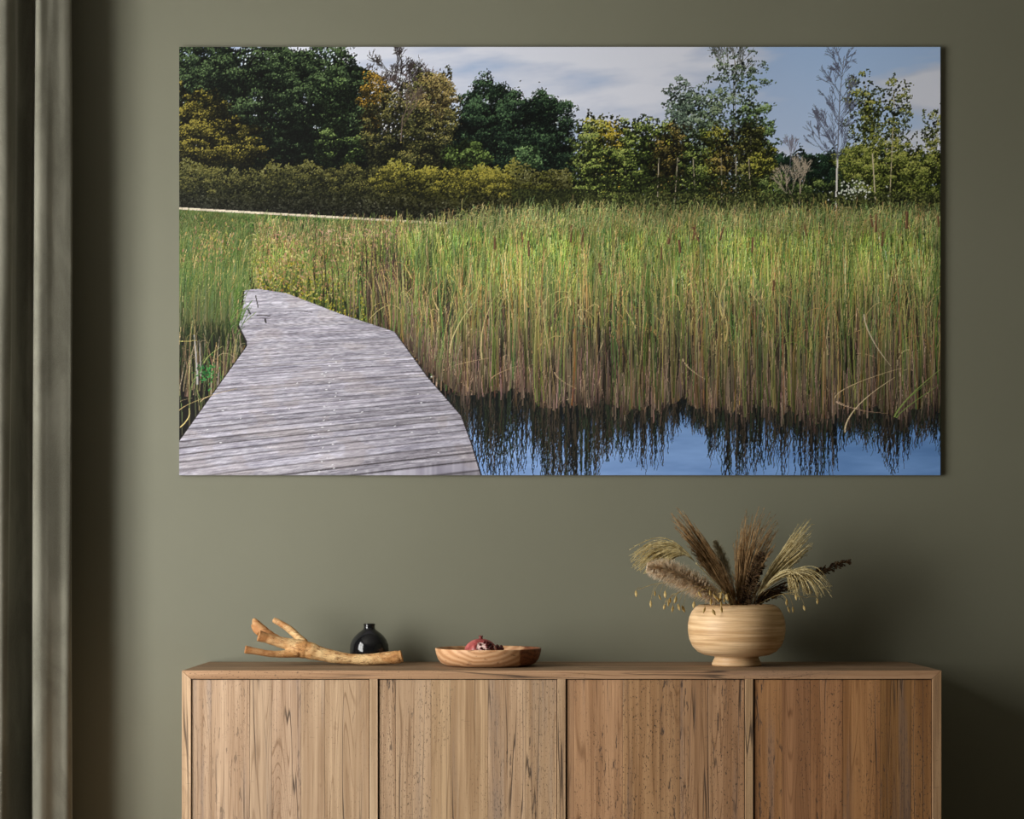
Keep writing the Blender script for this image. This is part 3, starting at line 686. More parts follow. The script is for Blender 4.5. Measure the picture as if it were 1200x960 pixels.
    for (p, q, b, w, c) in [((990, 506), (1048, 442), -3, 1.8, (204, 184, 146)), ((1048, 488), (1102, 432), 4, 2.2, (128, 146, 76)), ((1050, 489), (1098, 452), 5, 1.8, (112, 132, 68)), ((980, 470), (1004, 479), 0, 1.8, (206, 176, 150)), ((1008, 480), (1040, 484), 0, 1.5, (150, 120, 100))]:
        arc(p, q, b, w, c)

    # --- boardwalk
    bw = [(287, 340), (303, 338.4), (336, 343.6), (400, 368), (462, 388.5), (500, 441), (540, 487), (552, 520), (563.5, 558), (208, 558), (208, 520), (250, 461), (290, 405), (289.5, 399), (280.5, 381), (285, 360)]
    bm_ = poly_mask([(px(a), py(b)) for a, b in bw])
    edge_d = poly_mask([(px(a) + (2.2 if a > 300 else -2.0), py(b) + 1.0) for a, b in bw]) & ~bm_
    cv[edge_d] = (U((38, 32, 30)) + (nz[..., None] - .5) * 30)[edge_d]
    slope = np.interp(Y, [340, 400, 470, 557], [-.02, -.05, -.085, -.125])
    yy = Y - slope * (X - 380)                       # plank coordinate on the picture
    dep = 1.0 / np.clip(yy - 306, 6, 400)            # perspective depth
    pk = 5600 * dep
    pid = np.floor(pk).astype(int); fr = pk - pid
    rp = np.random.default_rng(3).random(4096).astype(np.float32)
    tone = rp[np.clip(pid, 0, 4095)]
    tone2 = rp[np.clip(pid + 977, 0, 4095)]
    strk = fbm(CW, CH, 16, 300, 51, 3); fine = fbm(CW, CH, 150, 500, 61, 2); fin2 = fbm(CW, CH, 40, 600, 66, 2)
    jy = np.clip((yy - 55) * SS, 0, CH - 1).astype(int); jx = np.broadcast_to(np.arange(CW)[None, :], jy.shape)
    strk = strk[jy, jx]; fine = fine[jy, jx]; fin2 = fin2[jy, jx]
    blot = fbm(CW, CH, 26, 30, 71, 4)
    bc = mixc((142, 138, 146), (172, 168, 182), tone); bc = bc + (U((164, 164, 182)) - bc) * (tone2 * .4)[..., None]
    bc = bc + (strk[..., None] - .44) * 70 + (fine[..., None] - .38) * 80 + (fin2[..., None] - .38) * 90 + (blot[..., None] - .47) * 40
    bc = bc + (smooth((blot - .52) / .1) * .22)[..., None] * (U((140, 126, 120)) - bc)
    gap = np.clip((.16 - np.minimum(fr, 1 - fr)) / .16, 0, 1) * np.interp(Y, [345, 400, 557], [.25, .5, .85]) * (.35 + .9 * rp[np.clip(pid + 1555, 0, 4095)])
    bc = bc + (U((50, 45, 48)) - bc) * np.clip(gap, 0, .95)[..., None]
    bc = bc + ((smooth((440 - Y) / 90)) * 10)[..., None] - (smooth((Y - 500) / 60) * 12 * smooth((X - 330) / 150))[..., None]
    cv[bm_] = bc[bm_]
    n = 60; x = np.concatenate([rg.normal(385, 7, 34), rg.uniform(225, 530, 26)]); y = np.concatenate([np.linspace(420, 552, 34), rg.uniform(410, 552, 26)])
    leaves(px(x), py(y), rg.uniform(1.6, 3.4, n), rg.uniform(.8, 1.3, n), rg.normal(-.1, .2, n), np.tile(U((206, 206, 212)), (n, 1)))
    for (p, q, w, c) in [((300, 346), (303, 360), 1.4, (60, 56, 50)), ((291, 362), (294, 368), 2, (50, 46, 44)), ((301, 369), (317, 370), 1.4, (66, 60, 60)), ((311, 373), (312, 378), 2, (48, 44, 44)), ((348, 364), (366, 366), .8, (96, 92, 96)), ((282, 372), (296, 352), .9, (90, 120, 60)), ((284, 380), (300, 366), .8, (110, 130, 70))]:
        line((px(p[0]), py(p[1])), (px(q[0]), py(q[1])), w, c)
    arc((236, 470), (278, 455), 0, 1.1, (176, 156, 116))
    n = 46; x = rg.uniform(276, 290, n); y = rg.uniform(340, 392, n)      # blades leaning over the walk
    blades(px(x - 6), py(y), px(x + rg.uniform(0, 7, n)), py(y - rg.uniform(8, 26, n)), rg.normal(0, 1, n), rg.uniform(.8, 1.3, n), pick([(64, 96, 36), (80, 112, 44)], n, 8), pick(LG, n, 10))
    n = 150; t = rg.random(n); x = 474 + 66 * t; y = shore(x) - 3         # stems along the right edge of the walk
    blades(px(x), py(y), px(x + rg.normal(1, 3, n)), py(y - rg.uniform(20, 60, n)), rg.normal(0, 1, n), rg.uniform(.8, 1.4, n), pick([(60, 48, 40), (96, 78, 64)], n, 10), pick(BROWN + GREEN[:3], n, 12))

    cv += (cv.mean(axis=2, keepdims=True) - cv) * .07
    ink = np.clip(cv, 0, 255).reshape(CH // 2, 2, CW // 2, 2, 3).mean(axis=(1, 3)) / 255.0      # sRGB, row 0 at the top
    pad = np.pad(ink, ((1, 1), (1, 1), (0, 0)), mode='edge')
    blr = sum(pad[a:a + ink.shape[0], b:b + ink.shape[1]] for a in range(3) for b in range(3)) / 9
    ink = np.clip(ink + .45 * (ink - blr), .01, 1)       # crisp print sharpening
    return ink

ink = paint_print()

# ------------------------------------------------------------------ the room
def struct(name, mb, mat, parent=None):
    o = link(name, mb.mesh(name), mat, parent)
    o['kind'] = 'structure'
    return o
RX0, RX1, RY0, RH = -2.2, 3.4, -7.2, 2.98
struct('wall_back', MB().box((RX0 - .2, 0, 0), (RX1 + .2, .12, RH)), M['wall'])
struct('wall_right', MB().box((RX1, RY0, 0), (RX1 + .15, 0, RH)), M['wall'])
struct('wall_front', MB().box((RX0 - .2, RY0 - .15, 0), (RX1 + .2, RY0, RH)), M['wall'])
WY0, WY1, WZ0, WZ1 = -3.0, -1.0, .30, 2.66
struct('wall_left', MB().box((RX0 - .2, RY0, 0), (RX0, WY0, RH)).box((RX0 - .2, WY1, 0), (RX0, 0, RH))
       .box((RX0 - .2, WY0, 0), (RX0, WY1, WZ0)).box((RX0 - .2, WY0, WZ1), (RX0, WY1, RH)), M['wall'])
t = NT('oiled_floor_boards')
v = t.coord((6, .8, 1), False); n_ = t.noise(v, 1.5, 4)
t.l(t.mix(t.mapr(n_, .3, .7), (.10, .065, .04), (.18, .12, .075)), t.b.inputs['Base Color']); M['floor'] = t.set(.5, .35)
struct('floor', MB().box((RX0 - .2, RY0 - .15, -.1), (RX1 + .2, .12, 0)), M['floor'])
struct('ceiling', MB().box((RX0 - .2, RY0 - .15, RH), (RX1 + .2, .12, RH + .1)), M['ceiling'])
fr = MB(); fw = .055
for (y0, y1, z0, z1) in [(WY0, WY0 + fw, WZ0, WZ1), (WY1 - fw, WY1, WZ0, WZ1), (WY0, WY1, WZ0, WZ0 + fw), (WY0, WY1, WZ1 - fw, WZ1)]:
    fr.box((RX0 - .13, y0, z0), (RX0 - .06, y1, z1))
win = struct('window_1', fr, M['white_frame'])
for q in range(1, 3):
    y = WY0 + (WY1 - WY0) * q / 3; link('mullion', MB().box((RX0 - .12, y - .02, WZ0 + fw), (RX0 - .07, y + .02, WZ1 - fw)).mesh('mullion'), M['white_frame'], win)
for q in range(1, 3):
    z = WZ0 + (WZ1 - WZ0) * q / 3; link('glazing_bar', MB().box((RX0 - .115, WY0 + fw, z - .016), (RX0 - .075, WY1 - fw, z + .016)).mesh('glazing_bar'), M['white_frame'], win)
t = NT('window_glass'); tr = t.n('ShaderNodeBsdfTransparent'); gl = t.n('ShaderNodeBsdfGlossy'); gl.inputs['Roughness'].default_value = .02
mx = t.n('ShaderNodeMixShader'); mx.inputs[0].default_value = .06; t.l(tr.outputs[0], mx.inputs[1]); t.l(gl.outputs[0], mx.inputs[2])
t.l(mx.outputs[0], t.t.nodes['Material Output'].inputs['Surface']); M['glass'] = t.m
for a in range(3):
    for b in range(3):
        y0 = WY0 + (WY1 - WY0) * a / 3 + .03; y1 = WY0 + (WY1 - WY0) * (a + 1) / 3 - .03; z0 = WZ0 + (WZ1 - WZ0) * b / 3 + .03; z1 = WZ0 + (WZ1 - WZ0) * (b + 1) / 3 - .03
        link('pane', MB().box((RX0 - .097, y0, z0), (RX0 - .093, y1, z1)).mesh('pane'), M['glass'], win)
link('window_sill', MB().box((RX0 - .13, WY0 - .03, WZ0 - .03), (RX0 + .05, WY1 + .03, WZ0)).mesh('window_sill'), M['white_frame'], win)

# ------------------------------------------------------------------ curtain
t = NT('sage_velvet'); v = t.coord((1, 1, 1), False)
n1 = t.noise(t.coord((9, 9, 3.2), False), 1.0, 5, .65, .4); n2 = t.noise(v, 420, 2)
col = t.mix(t.mapr(n1, .34, .68), (.122, .118, .090), (.205, .199, .158)); t.l(t.mix(t.mapr(n2, .35, .7, 0, .35), col, (.22, .215, .175)), t.b.inputs['Base Color'])
t.b.inputs['Sheen Weight'].default_value = 1.0; t.b.inputs['Sheen Roughness'].default_value = .25; t.b.inputs['Sheen Tint'].default_value = (.9, .92, .82, 1)
t.bump(n2, .2, .001); M['velvet'] = t.set(.8, .15)
path = [(-1.285, -.085), (-1.258, -.105), (-1.236, -.140), (-1.231, -.162), (-1.240, -.176), (-1.255, -.188), (-1.271, -.200), (-1.287, -.212), (-1.302, -.220), (-1.314, -.212), (-1.319, -.190), (-1.321, -.150), (-1.328, -.110), (-1.342, -.088), (-1.360, -.085), (-1.374, -.105), (-1.380, -.150), (-1.384, -.195), (-1.394, -.222), (-1.415, -.230)] + [(x, y * .78 - .012) for x, y in [
        (-1.44, -.252), (-1.475, -.235), (-1.49, -.18), (-1.50, -.12), (-1.53, -.10), (-1.555, -.13), (-1.565, -.2), (-1.59, -.25), (-1.63, -.25), (-1.66, -.2), (-1.67, -.12), (-1.70, -.1), (-1.73, -.14), (-1.74, -.21), (-1.78, -.25), (-1.83, -.22), (-1.85, -.13), (-1.89, -.1), (-1.93, -.14), (-1.95, -.22), (-2.0, -.24), (-2.04, -.17), (-2.06, -.1)]]
NZ = 60; H0, H1 = .012, RH - .012
verts = []; K = None
for iz in range(NZ + 1):
    f = iz / NZ; z = H0 + (H1 - H0) * f
    pts = []
    for i, (x, y) in enumerate(path):
        amp = 1.0 + .10 * (1 - f) - .16 * max(0, f - .75) * 4 * .6
        dx = .006 * math.sin(i * 1.7 + f * 3.1) * (1 - .3 * f) + .003 * math.sin(i * .9 + f * 7)
        dy = .008 * math.sin(i * 1.1 + f * 2.3 + 1) + .004 * math.sin(i * 2.3 + f * 9)
        cxm = -1.284 if i < 13 else x
        xx = cxm + (x - cxm) * (amp if i < 13 else 1) + dx * (.4 if i < 13 else 1)
        if i in (7, 6): y += .022 * max(0, (f - .72) / .28) * (1 if i == 7 else .4)          # small pinch near the heading
        pts.append(Vector((xx, -.16 + (y + .16) * amp + dy * (.4 if i < 13 else 1), z)))
    ring_ = catmull(pts, 7); K = len(ring_); verts += [tuple(p) for p in ring_]
faces = [(a * K + b, a * K + b + 1, (a + 1) * K + b + 1, (a + 1) * K + b) for a in range(NZ) for b in range(K - 1)]
me = bpy.data.meshes.new('curtain'); me.from_pydata(verts, [], faces); me.update(); me.polygons.foreach_set('use_smooth', [True] * len(me.polygons))
cu = link('curtain', me, M['velvet']); so = cu.modifiers.new('thickness', 'SOLIDIFY'); so.thickness = .004; so.offset = 0
tag(cu, 'heavy sage green velvet curtain hanging in deep folds beside the wall print', 'curtain')

# ------------------------------------------------------------------ print on the wall
YF = -.013                                             # front of the panel
p0 = P(210, 557, YF); p1 = P(1102, 55, YF)
pr = empty('wall_print', ((p0.x + p1.x) / 2, 0, p0.z), 'wide unframed landscape print of a boardwalk and reeds on green wall', 'wall art')
ox, oz = (p0.x + p1.x) / 2, p0.z
pan = link('panel', MB().box((p0.x - ox, YF + .0004, 0), (p1.x - ox, -.0005, p1.z - oz)).mesh('panel'), plain('panel_core', (.20, .20, .19), .5, .3), pr)
gh, gw = ink.shape[:2]
gxs = np.linspace(p0.x - ox, p1.x - ox, gw); gzs = np.linspace(p1.z - oz, 0, gh)
co = np.zeros((gh, gw, 3), np.float32); co[..., 0] = gxs[None]; co[..., 1] = YF; co[..., 2] = gzs[:, None]
idx = np.arange(gh * gw).reshape(gh, gw)
qd = np.stack([idx[1:, :-1], idx[1:, 1:], idx[:-1, 1:], idx[:-1, :-1]], -1).reshape(-1, 4)
me = bpy.data.meshes.new('picture'); nq = len(qd)
me.vertices.add(gh * gw); me.vertices.foreach_set('co', co.ravel())
me.loops.add(nq * 4); me.loops.foreach_set('vertex_index', qd.astype(np.int32).ravel())
me.polygons.add(nq); me.polygons.foreach_set('loop_start', np.arange(0, nq * 4, 4, dtype=np.int32))
me.update(calc_edges=True)
ca = me.color_attributes.new('ink', 'FLOAT_COLOR', 'POINT')
lnk = np.where(ink <= .04045, ink / 12.92, ((ink + .055) / 1.055) ** 2.4)
rgba = np.ones((gh * gw, 4), np.float32); rgba[:, :3] = lnk.reshape(-1, 3)
ca.data.foreach_set('color', rgba.ravel())
t = NT('printed_ink'); at = t.n('ShaderNodeVertexColor', layer_name='ink'); t.l(at.outputs[0], t.b.inputs['Base Color'])
M['ink'] = t.set(.55, .15)
pic = link('picture', me, M['ink'], pr); tag(pic, 'printed boardwalk through reeds beside blue water under trees')

# ------------------------------------------------------------------ sideboard
YFR, YBK, TOPZ = -.45, -.004, .80
SX0, SX1 = P(213, 790, YFR).x, P(1103.5, 790, YFR).x
TT, ST = .0225, .0245
sb = empty('sideboard', ((SX0 + SX1) / 2, (YFR + YBK) / 2, 0), 'long reclaimed wood sideboard with four plank doors below the print', 'sideboard')
def sbpart(name, mb, mat, colr=None, parent=sb, bev=.0012, wear=.35):
    vs = np.array(mb.v); c_ = (vs.min(0) + vs.max(0)) / 2
    o = link(name, mb.mesh(name, origin=c_), mat)
    o.location = c_; o.parent = parent
    par = parent; off = Vector((0, 0, 0))
    while par is not None: off += par.location; par = par.parent
    o.location = Vector(c_) - off
    if colr: o.color = (*colr, wear)
    if bev: bevel(o, bev)
    return o
CT = (.46, .285, .155)
sbpart('top', MB().prism([(SX0, TOPZ), (SX0 + ST, TOPZ - TT), (SX1 - ST, TOPZ - TT), (SX1, TOPZ)], YFR + .010, YBK), M['frame_wood'], (.27, .175, .100))  # upper face tinted darker, its dull grazing reflection put into the wood colour
sbpart('top_front_edge', MB().prism([(SX0, TOPZ), (SX0 + ST, TOPZ - TT), (SX1 - ST, TOPZ - TT), (SX1, TOPZ)], YFR, YFR + .010), M['frame_wood'], (.40, .245, .140), wear=.6)  # front of the same board, split off to keep the brighter lit tone
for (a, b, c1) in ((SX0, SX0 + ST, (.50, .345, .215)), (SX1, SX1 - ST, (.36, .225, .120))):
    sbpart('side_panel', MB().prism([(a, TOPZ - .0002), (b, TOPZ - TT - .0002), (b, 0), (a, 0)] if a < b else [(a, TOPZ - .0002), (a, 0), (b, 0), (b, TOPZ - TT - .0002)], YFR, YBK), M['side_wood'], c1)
sbpart('bottom_panel', MB().box((SX0 + ST, YFR + .004, .07), (SX1 - ST, YBK, .092)), M['frame_wood'], CT)
sbpart('back_panel', MB().box((SX0 + ST, YBK - .012, .092), (SX1 - ST, YBK - .002, TOPZ - TT)), M['dark_gap'])
sbpart('shelf', MB().box((SX0 + ST + .001, YFR + .05, .42), (SX1 - ST - .001, YBK - .013, .438)), M['dark_gap'])
sbpart('plinth', MB().box((SX0 + ST, YFR + .03, 0), (SX1 - ST, YFR + .05, .07)), M['frame_wood'], CT)
def xf(p): return P(p, 800, YFR).x
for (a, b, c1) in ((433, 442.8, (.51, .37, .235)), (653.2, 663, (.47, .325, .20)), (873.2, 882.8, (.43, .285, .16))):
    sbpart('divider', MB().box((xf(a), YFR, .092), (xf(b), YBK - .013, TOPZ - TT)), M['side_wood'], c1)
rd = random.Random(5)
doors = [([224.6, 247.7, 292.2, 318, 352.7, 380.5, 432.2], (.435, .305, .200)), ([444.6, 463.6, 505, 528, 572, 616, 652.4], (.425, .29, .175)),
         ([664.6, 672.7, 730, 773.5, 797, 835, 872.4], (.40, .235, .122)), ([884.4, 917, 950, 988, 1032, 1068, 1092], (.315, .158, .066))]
DZ0, DZ1 = .096, TOPZ - TT - .002
for di, (xs, tone_) in enumerate(doors):
    a, b = xf(xs[0]), xf(xs[-1])
    d = bpy.data.objects.new('door', None); C.objects.link(d); d.empty_display_size = .05; d.parent = sb
    d.location = Vector(((a + b) / 2, YFR + .004, DZ0)) - sb.location
    link('door_panel', MB().box((a - (a + b) / 2, .006, 0), (b - (a + b) / 2, .018, DZ1 - DZ0)).mesh('door_panel'), M['dark_gap'], d)
    for k in range(len(xs) - 1):
        k0, k1 = xf(xs[k]), xf(xs[k + 1]); f = rd.uniform(.90, 1.10); g = rd.uniform(-.02, .02)
        if di == 3 and k >= 4: f *= .82
        dy = rd.uniform(0, .0006)
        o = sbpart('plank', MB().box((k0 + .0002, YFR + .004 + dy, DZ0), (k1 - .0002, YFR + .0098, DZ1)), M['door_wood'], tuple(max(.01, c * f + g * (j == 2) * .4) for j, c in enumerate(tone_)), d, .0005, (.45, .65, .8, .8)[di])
        o.scale = (1, 1, 1)

# ------------------------------------------------------------------ driftwood
DY = -.20
def Z1(x, y, dy=0.0): return P(270 + x / 5.4545, 700 + y / 5.4545, DY + dy)
S1 = (DY - CAM_Y) / FPX / 5.4545
limbs = [([(1098, 388, 0), (1060, 396, 0), (980, 402, 0), (880, 411, 0), (780, 408, 0), (680, 396, 0), (580, 375, 0), (490, 350, 0), (420, 340, 0), (370, 350, 0)], [38, 42, 40, 36, 35, 40, 47, 56, 54, 34]),
         ([(430, 365, -.01), (340, 376, -.02), (250, 374, -.03), (170, 360, -.038), (93, 347, -.045)], [34, 24, 21, 22, 27]),
         ([(440, 330, .0), (350, 308, -.004), (280, 290, -.01), (225, 272, -.014), (178, 258, -.018)], [46, 38, 33, 32, 38]),
         ([(330, 300, .012), (260, 262, .02), (205, 222, .026), (165, 180, .03), (148, 148, .033)], [28, 30, 32, 27, 10]),
         ([(190, 240, .026), (160, 215, .03), (142, 185, .033)], [26, 22, 14]),
         ([(470, 310, .01), (425, 262, .022), (380, 220, .03), (330, 186, .036), (275, 156, .042)], [34, 26, 24, 22, 18])]
mb = MB()
rr = random.Random(2)
for pts, rad in limbs:
    v3 = [Z1(*p) for p in pts]; r3 = [Vector((r, 0, 0)) for r in rad]
    pp = catmull(v3, 5); rp_ = [q.x * S1 * (1 + rr.uniform(-.05, .05)) for q in catmull(r3, 5)]
    mb.tube(pp, rp_, 12)
dm = mb.mesh('driftwood')
tmp = bpy.data.objects.new('driftwood_source', dm); C.objects.link(tmp)
rm = tmp.modifiers.new('r', 'REMESH'); rm.mode = 'VOXEL'; rm.voxel_size = .0022
sm = tmp.modifiers.new('s', 'SMOOTH'); sm.iterations = 3; sm.factor = .5
dg = bpy.context.evaluated_depsgraph_get(); me = bpy.data.meshes.new_from_object(tmp.evaluated_get(dg)); me.name = 'driftwood'
bpy.data.objects.remove(tmp)
vs = np.zeros(len(me.vertices) * 3); me.vertices.foreach_get('co', vs); vs = vs.reshape(-1, 3)
org = np.array([vs[:, 0].mean(), DY, TOPZ]); zmin = vs[:, 2].min(); vs[:, 2] += TOPZ + .0003 - zmin
vs -= org; me.vertices.foreach_set('co', vs.ravel()); me.update(); me.polygons.foreach_set('use_smooth', [True] * len(me.polygons))
t = NT('peeled_branch'); v = t.coord((1, 1, 1), False)
n1 = t.noise(v, 22, 4, .6, .6); n2 = t.noise(t.coord((40, 90, 110), False), 1.0, 4, .6, .5); n3 = t.noise(t.coord((30, 80, 80), False), 1.0, 3, .6, 1.0)
col = t.mix(t.mapr(n1, .36, .64), lin(186, 136, 84), lin(222, 188, 136)); col = t.mix(t.mapr(n2, .53, .64, 0, .75), col, lin(134, 84, 44))
col = t.mix(t.mapr(t.math('ABSOLUTE', t.math('SUBTRACT', n3, .5)), 0, .022, .8, 0), col, lin(100, 62, 34))
sx = t.n('ShaderNodeSeparateXYZ'); t.l(v, sx.inputs[0]); fx = t.mapr(sx.outputs[0], -.13, -.03, .65, 0)      # the bark is browner on the forked end
col = t.mix(fx, col, lin(158, 106, 64)); t.l(col, t.b.inputs['Base Color']); t.bump(n2, .5, .003); M['branch'] = t.set(.65, .25)
o = link('driftwood', me, M['branch'], loc=org); tag(o, 'pale peeled driftwood branch with forked end lying on the sideboard', 'driftwood')

# ------------------------------------------------------------------ black vase behind the driftwood
VY = -.115; k = (VY - CAM_Y) / FPX
vx = P(432.8, 0, VY).x
zt = P(0, 731.4, VY).z - TOPZ
prof_px = [(0, 0), (15, 0), (19, .8), (21.2, 4), (22.6, 10), (22.9, 17), (22.2, 23), (20.2, 28), (17, 32.5), (13.4, 36), (9.8, 38.6), (7.6, 40.2), (6.7, 41.5), (6.5, 43.5), (6.5, 46), (6.3, 46.8), (5.6, 46.9), (5.2, 46), (5.2, 41), (9, 37), (18, 28), (20, 16), (18, 5), (0, 3)]
sc_ = zt / (46.9 * k)
bv = empty('bud_vase', (vx, VY, TOPZ + .0002), 'small round black glossy vase with short neck behind the driftwood', 'vase')
mb = MB().lathe([(r * k, z * k * sc_) for r, z in prof_px], 56)
t = NT('black_glaze'); t.b.inputs['Base Color'].default_value = (.006, .006, .007, 1); M['black'] = t.set(.12, .5)
o = link('body', mb.mesh('body', True), M['black'], bv)
mb = MB().lathe([(6.75 * k, 45.6 * k * sc_), (7.0 * k, 46.2 * k * sc_), (6.8 * k, 47.1 * k * sc_), (6.0 * k, 47.3 * k * sc_), (5.3 * k, 46.8 * k * sc_), (5.3 * k, 45.6 * k * sc_)], 40)
mb.f = mb.f[:-2]
link('rim', mb.mesh('rim', True), M['black'], bv)

# ------------------------------------------------------------------ bowl with pomegranate
BY = -.215; kb = (BY - CAM_Y) / FPX; bx = P(572.2, 0, BY).x
hz = P(0, 759.6, BY).z - TOPZ
t = NT('olive_wood_bowl'); v = t.coord((1, 1, 1), False)
sx = t.n('ShaderNodeSeparateXYZ'); t.l(v, sx.inputs[0])
rad_ = t.n('ShaderNodeVectorMath', operation='DISTANCE'); vs_ = t.n('ShaderNodeVectorMath', operation='MULTIPLY'); t.l(v, vs_.inputs[0]); vs_.inputs[1].default_value = (1, .3, 2.2)
t.l(vs_.outputs[0], rad_.inputs[0]); rad_.inputs[1].default_value = (-.012, 0, .13)
fld = t.math('ADD', t.math('MULTIPLY', t.noise(t.coord((9, 9, 14), False), 1.0, 2, .5, .6), .30), t.math('MULTIPLY', rad_.outputs['Value'], 12.0))
rg1 = t.math('ABSOLUTE', t.math('SUBTRACT', t.math('FRACT', t.math('MULTIPLY', fld, 4.0)), .5))
col = t.mix(t.mapr(rg1, .05, .45), lin(178, 130, 90), lin(204, 162, 122))
n2 = t.noise(t.coord((60, 60, 160), False), 1.0, 3); col = t.mix(t.mapr(n2, .58, .70, 0, .6), col, lin(110, 72, 46))
hw = t.mapr(t.math('ADD', sx.outputs[0], t.math('MULTIPLY', t.noise(v, 16, 2), .08)), .124, .132)
col = t.mix(hw, col, t.mix(t.mapr(n2, .4, .65), lin(134, 82, 52), lin(92, 52, 34)))
t.l(col, t.b.inputs['Base Color']); t.bump(n2, .15, .001); M['bowl'] = t.set(.5, .3)
R = 62.3 * kb
prof = [(0, 0), (.70, 0), (.80, .03), (.885, .16), (.945, .38), (.98, .66), (.998, .93), (.995, 1.0), (.975, 1.01), (.955, .97), (.93, .68), (.885, .40), (.80, .22), (.66, .16), (0, .145)]
o = link('wooden_bowl', MB().lathe([(r * R, z * hz) for r, z in prof], 72).mesh('wooden_bowl', True), M['bowl'], loc=(bx, BY, TOPZ + .0002))
tag(o, 'low shallow turned wooden bowl holding a cut pomegranate on the sideboard', 'bowl')

fz = TOPZ + .0002 + .150 * hz
px_ = P(563.5, 0, BY - .01).x; RP = 18.6 * kb; RH_ = P(0, 748.5, BY - .01).z - fz
pg = empty('pomegranate', (px_, BY - .012, fz), 'red pomegranate broken open to dark seeds lying in the wooden bowl', 'fruit')
cz = RH_ / 2
def pom(u, v_):      # latitude v from -pi/2 to pi/2
    rr_ = 1 + .035 * math.cos(6 * u) * math.cos(v_) ** 2
    return Vector((RP * rr_ * math.cos(v_) * math.cos(u), RP * rr_ * math.cos(v_) * math.sin(u), cz + cz * math.sin(v_)))
# the torn opening faces the camera, slightly right
def opened(u, v_):
    du = (u - math.radians(296) + math.pi) % (2 * math.pi) - math.pi
    return (du / .85) ** 2 + ((v_ - .38) / .60) ** 2 + .22 * math.sin(7 * du + 3 * v_) < 1
NU, NV = 64, 32; vv = []; skin = []; flesh = []
for b in range(NV + 1):
    for a in range(NU):
        u, v_ = 2 * math.pi * a / NU, -math.pi / 2 + math.pi * b / NV
        q = pom(u, v_); op = opened(u, v_)
        if op: c0 = Vector((0, 0, cz)); q = c0 + (q - c0) * .90
        vv.append(tuple(q))
for b in range(NV):
    for a in range(NU):
        a2 = (a + 1) % NU; f = (b * NU + a, b * NU + a2, (b + 1) * NU + a2, (b + 1) * NU + a)
        u, v_ = 2 * math.pi * (a + .5) / NU, -math.pi / 2 + math.pi * (b + .5) / NV
        (flesh if opened(u, v_) else skin).append(f)
def sub(name, fs, mat):
    used = sorted({i for f in fs for i in f}); mp = {i: j for j, i in enumerate(used)}
    me = bpy.data.meshes.new(name); me.from_pydata([vv[i] for i in used], [], [tuple(mp[i] for i in f) for f in fs]); me.update()
    me.polygons.foreach_set('use_smooth', [True] * len(me.polygons)); return link(name, me, mat, pg)
t = NT('pomegranate_skin'); n1 = t.noise(t.coord((1, 1, 1), False), 45, 4)
t.l(t.mix(t.mapr(n1, .3, .7), lin(128, 48, 48), lin(190, 100, 96)), t.b.inputs['Base Color']); M['pskin'] = t.set(.38, .4)
M['pflesh'] = plain('pale_pith', lin(236, 200, 192), .6, .3, .15, 120)
M['aril'] = plain('dark_red_aril', lin(84, 16, 20), .2, .5, .35, 200)
sub('skin', skin, M['pskin']); sub('flesh', flesh, M['pflesh'])
mb = MB(); top = Vector((-.0, 0, 2 * cz))
prf = [(.0060, -.003), (.0054, .001), (.0044, .004), (.0060, .0085), (.0050, .0088), (.0034, .005), (.0, .003)]
mb.lathe(prf, 18); mb.v = [(a, b, c + 2 * cz) for a, b, c in mb.v]
for j in range(18 * 3, 18 * 5): a, b, c = mb.v[j]; mb.v[j] = (a, b, c - .004 * (j % 3 == 0))
link('calyx', mb.mesh('calyx', True), plain('dry_calyx', lin(104, 44, 40), .5, .3, .3, 150), pg)
rr = random.Random(8); base_m = None; cnt = 0
bmx = bmesh.new(); bmesh.ops.create_icosphere(bmx, subdivisions=1, radius=.0042); am = bpy.data.meshes.new('aril'); bmx.to_mesh(am); bmx.free(); am.materials.append(M['aril']); am.polygons.foreach_set('use_smooth', [True] * len(am.polygons))
tries = 0; placed = []
while cnt < 22 and tries < 3000:
    tries += 1; u = math.radians(296) + rr.uniform(-.7, .75); v_ = rr.uniform(-.1, .95)
    if not opened(u, v_) or not opened(u + .1, v_) or not opened(u - .1, v_): continue
    if rr.random() < .9 and (u - math.radians(296)) < -.05 - .5 * (v_ - .5): continue
    c0 = Vector((0, 0, cz)); q = c0 + (pom(u, v_) - c0) * .93
    if any((q - e).length < .0056 for e in placed): continue
    placed.append(q); o = link('aril', am, None, pg, q); o.scale = (1, 1, 1.2); o.rotation_euler = (rr.random() * 3, rr.random() * 3, 0); cnt += 1
# loose piece with seeds at the right
pc = empty('pomegranate_piece', (P(581.5, 0, BY + .02).x + .004, BY + .022, fz + .001), 'small broken chunk of pomegranate seeds beside the fruit in bowl', 'fruit')
prf = [(0, 0), (.012, .001), (.0145, .008), (.0125, .016), (.008, .020), (0, .0205)]
pc.scale = (1.35, 1.35, 1.85)
link('rind', MB().lathe(prf, 20).mesh('rind', True), M['pskin'], pc)
for (a, b, c) in [(-.006, -.008, .019), (.003, -.009, .0195), (.009, -.005, .019), (-.001, -.001, .0225), (.007, .003, .0215), (-.008, .001, .0215), (.012, -.006, .0135), (.0145, .002, .013), (.006, -.0125, .0135), (-.004, -.0135, .0125)]:
    o = link('aril', am, None, pc, (a, b, c)); o.scale = (1.15, 1.15, 1.15)

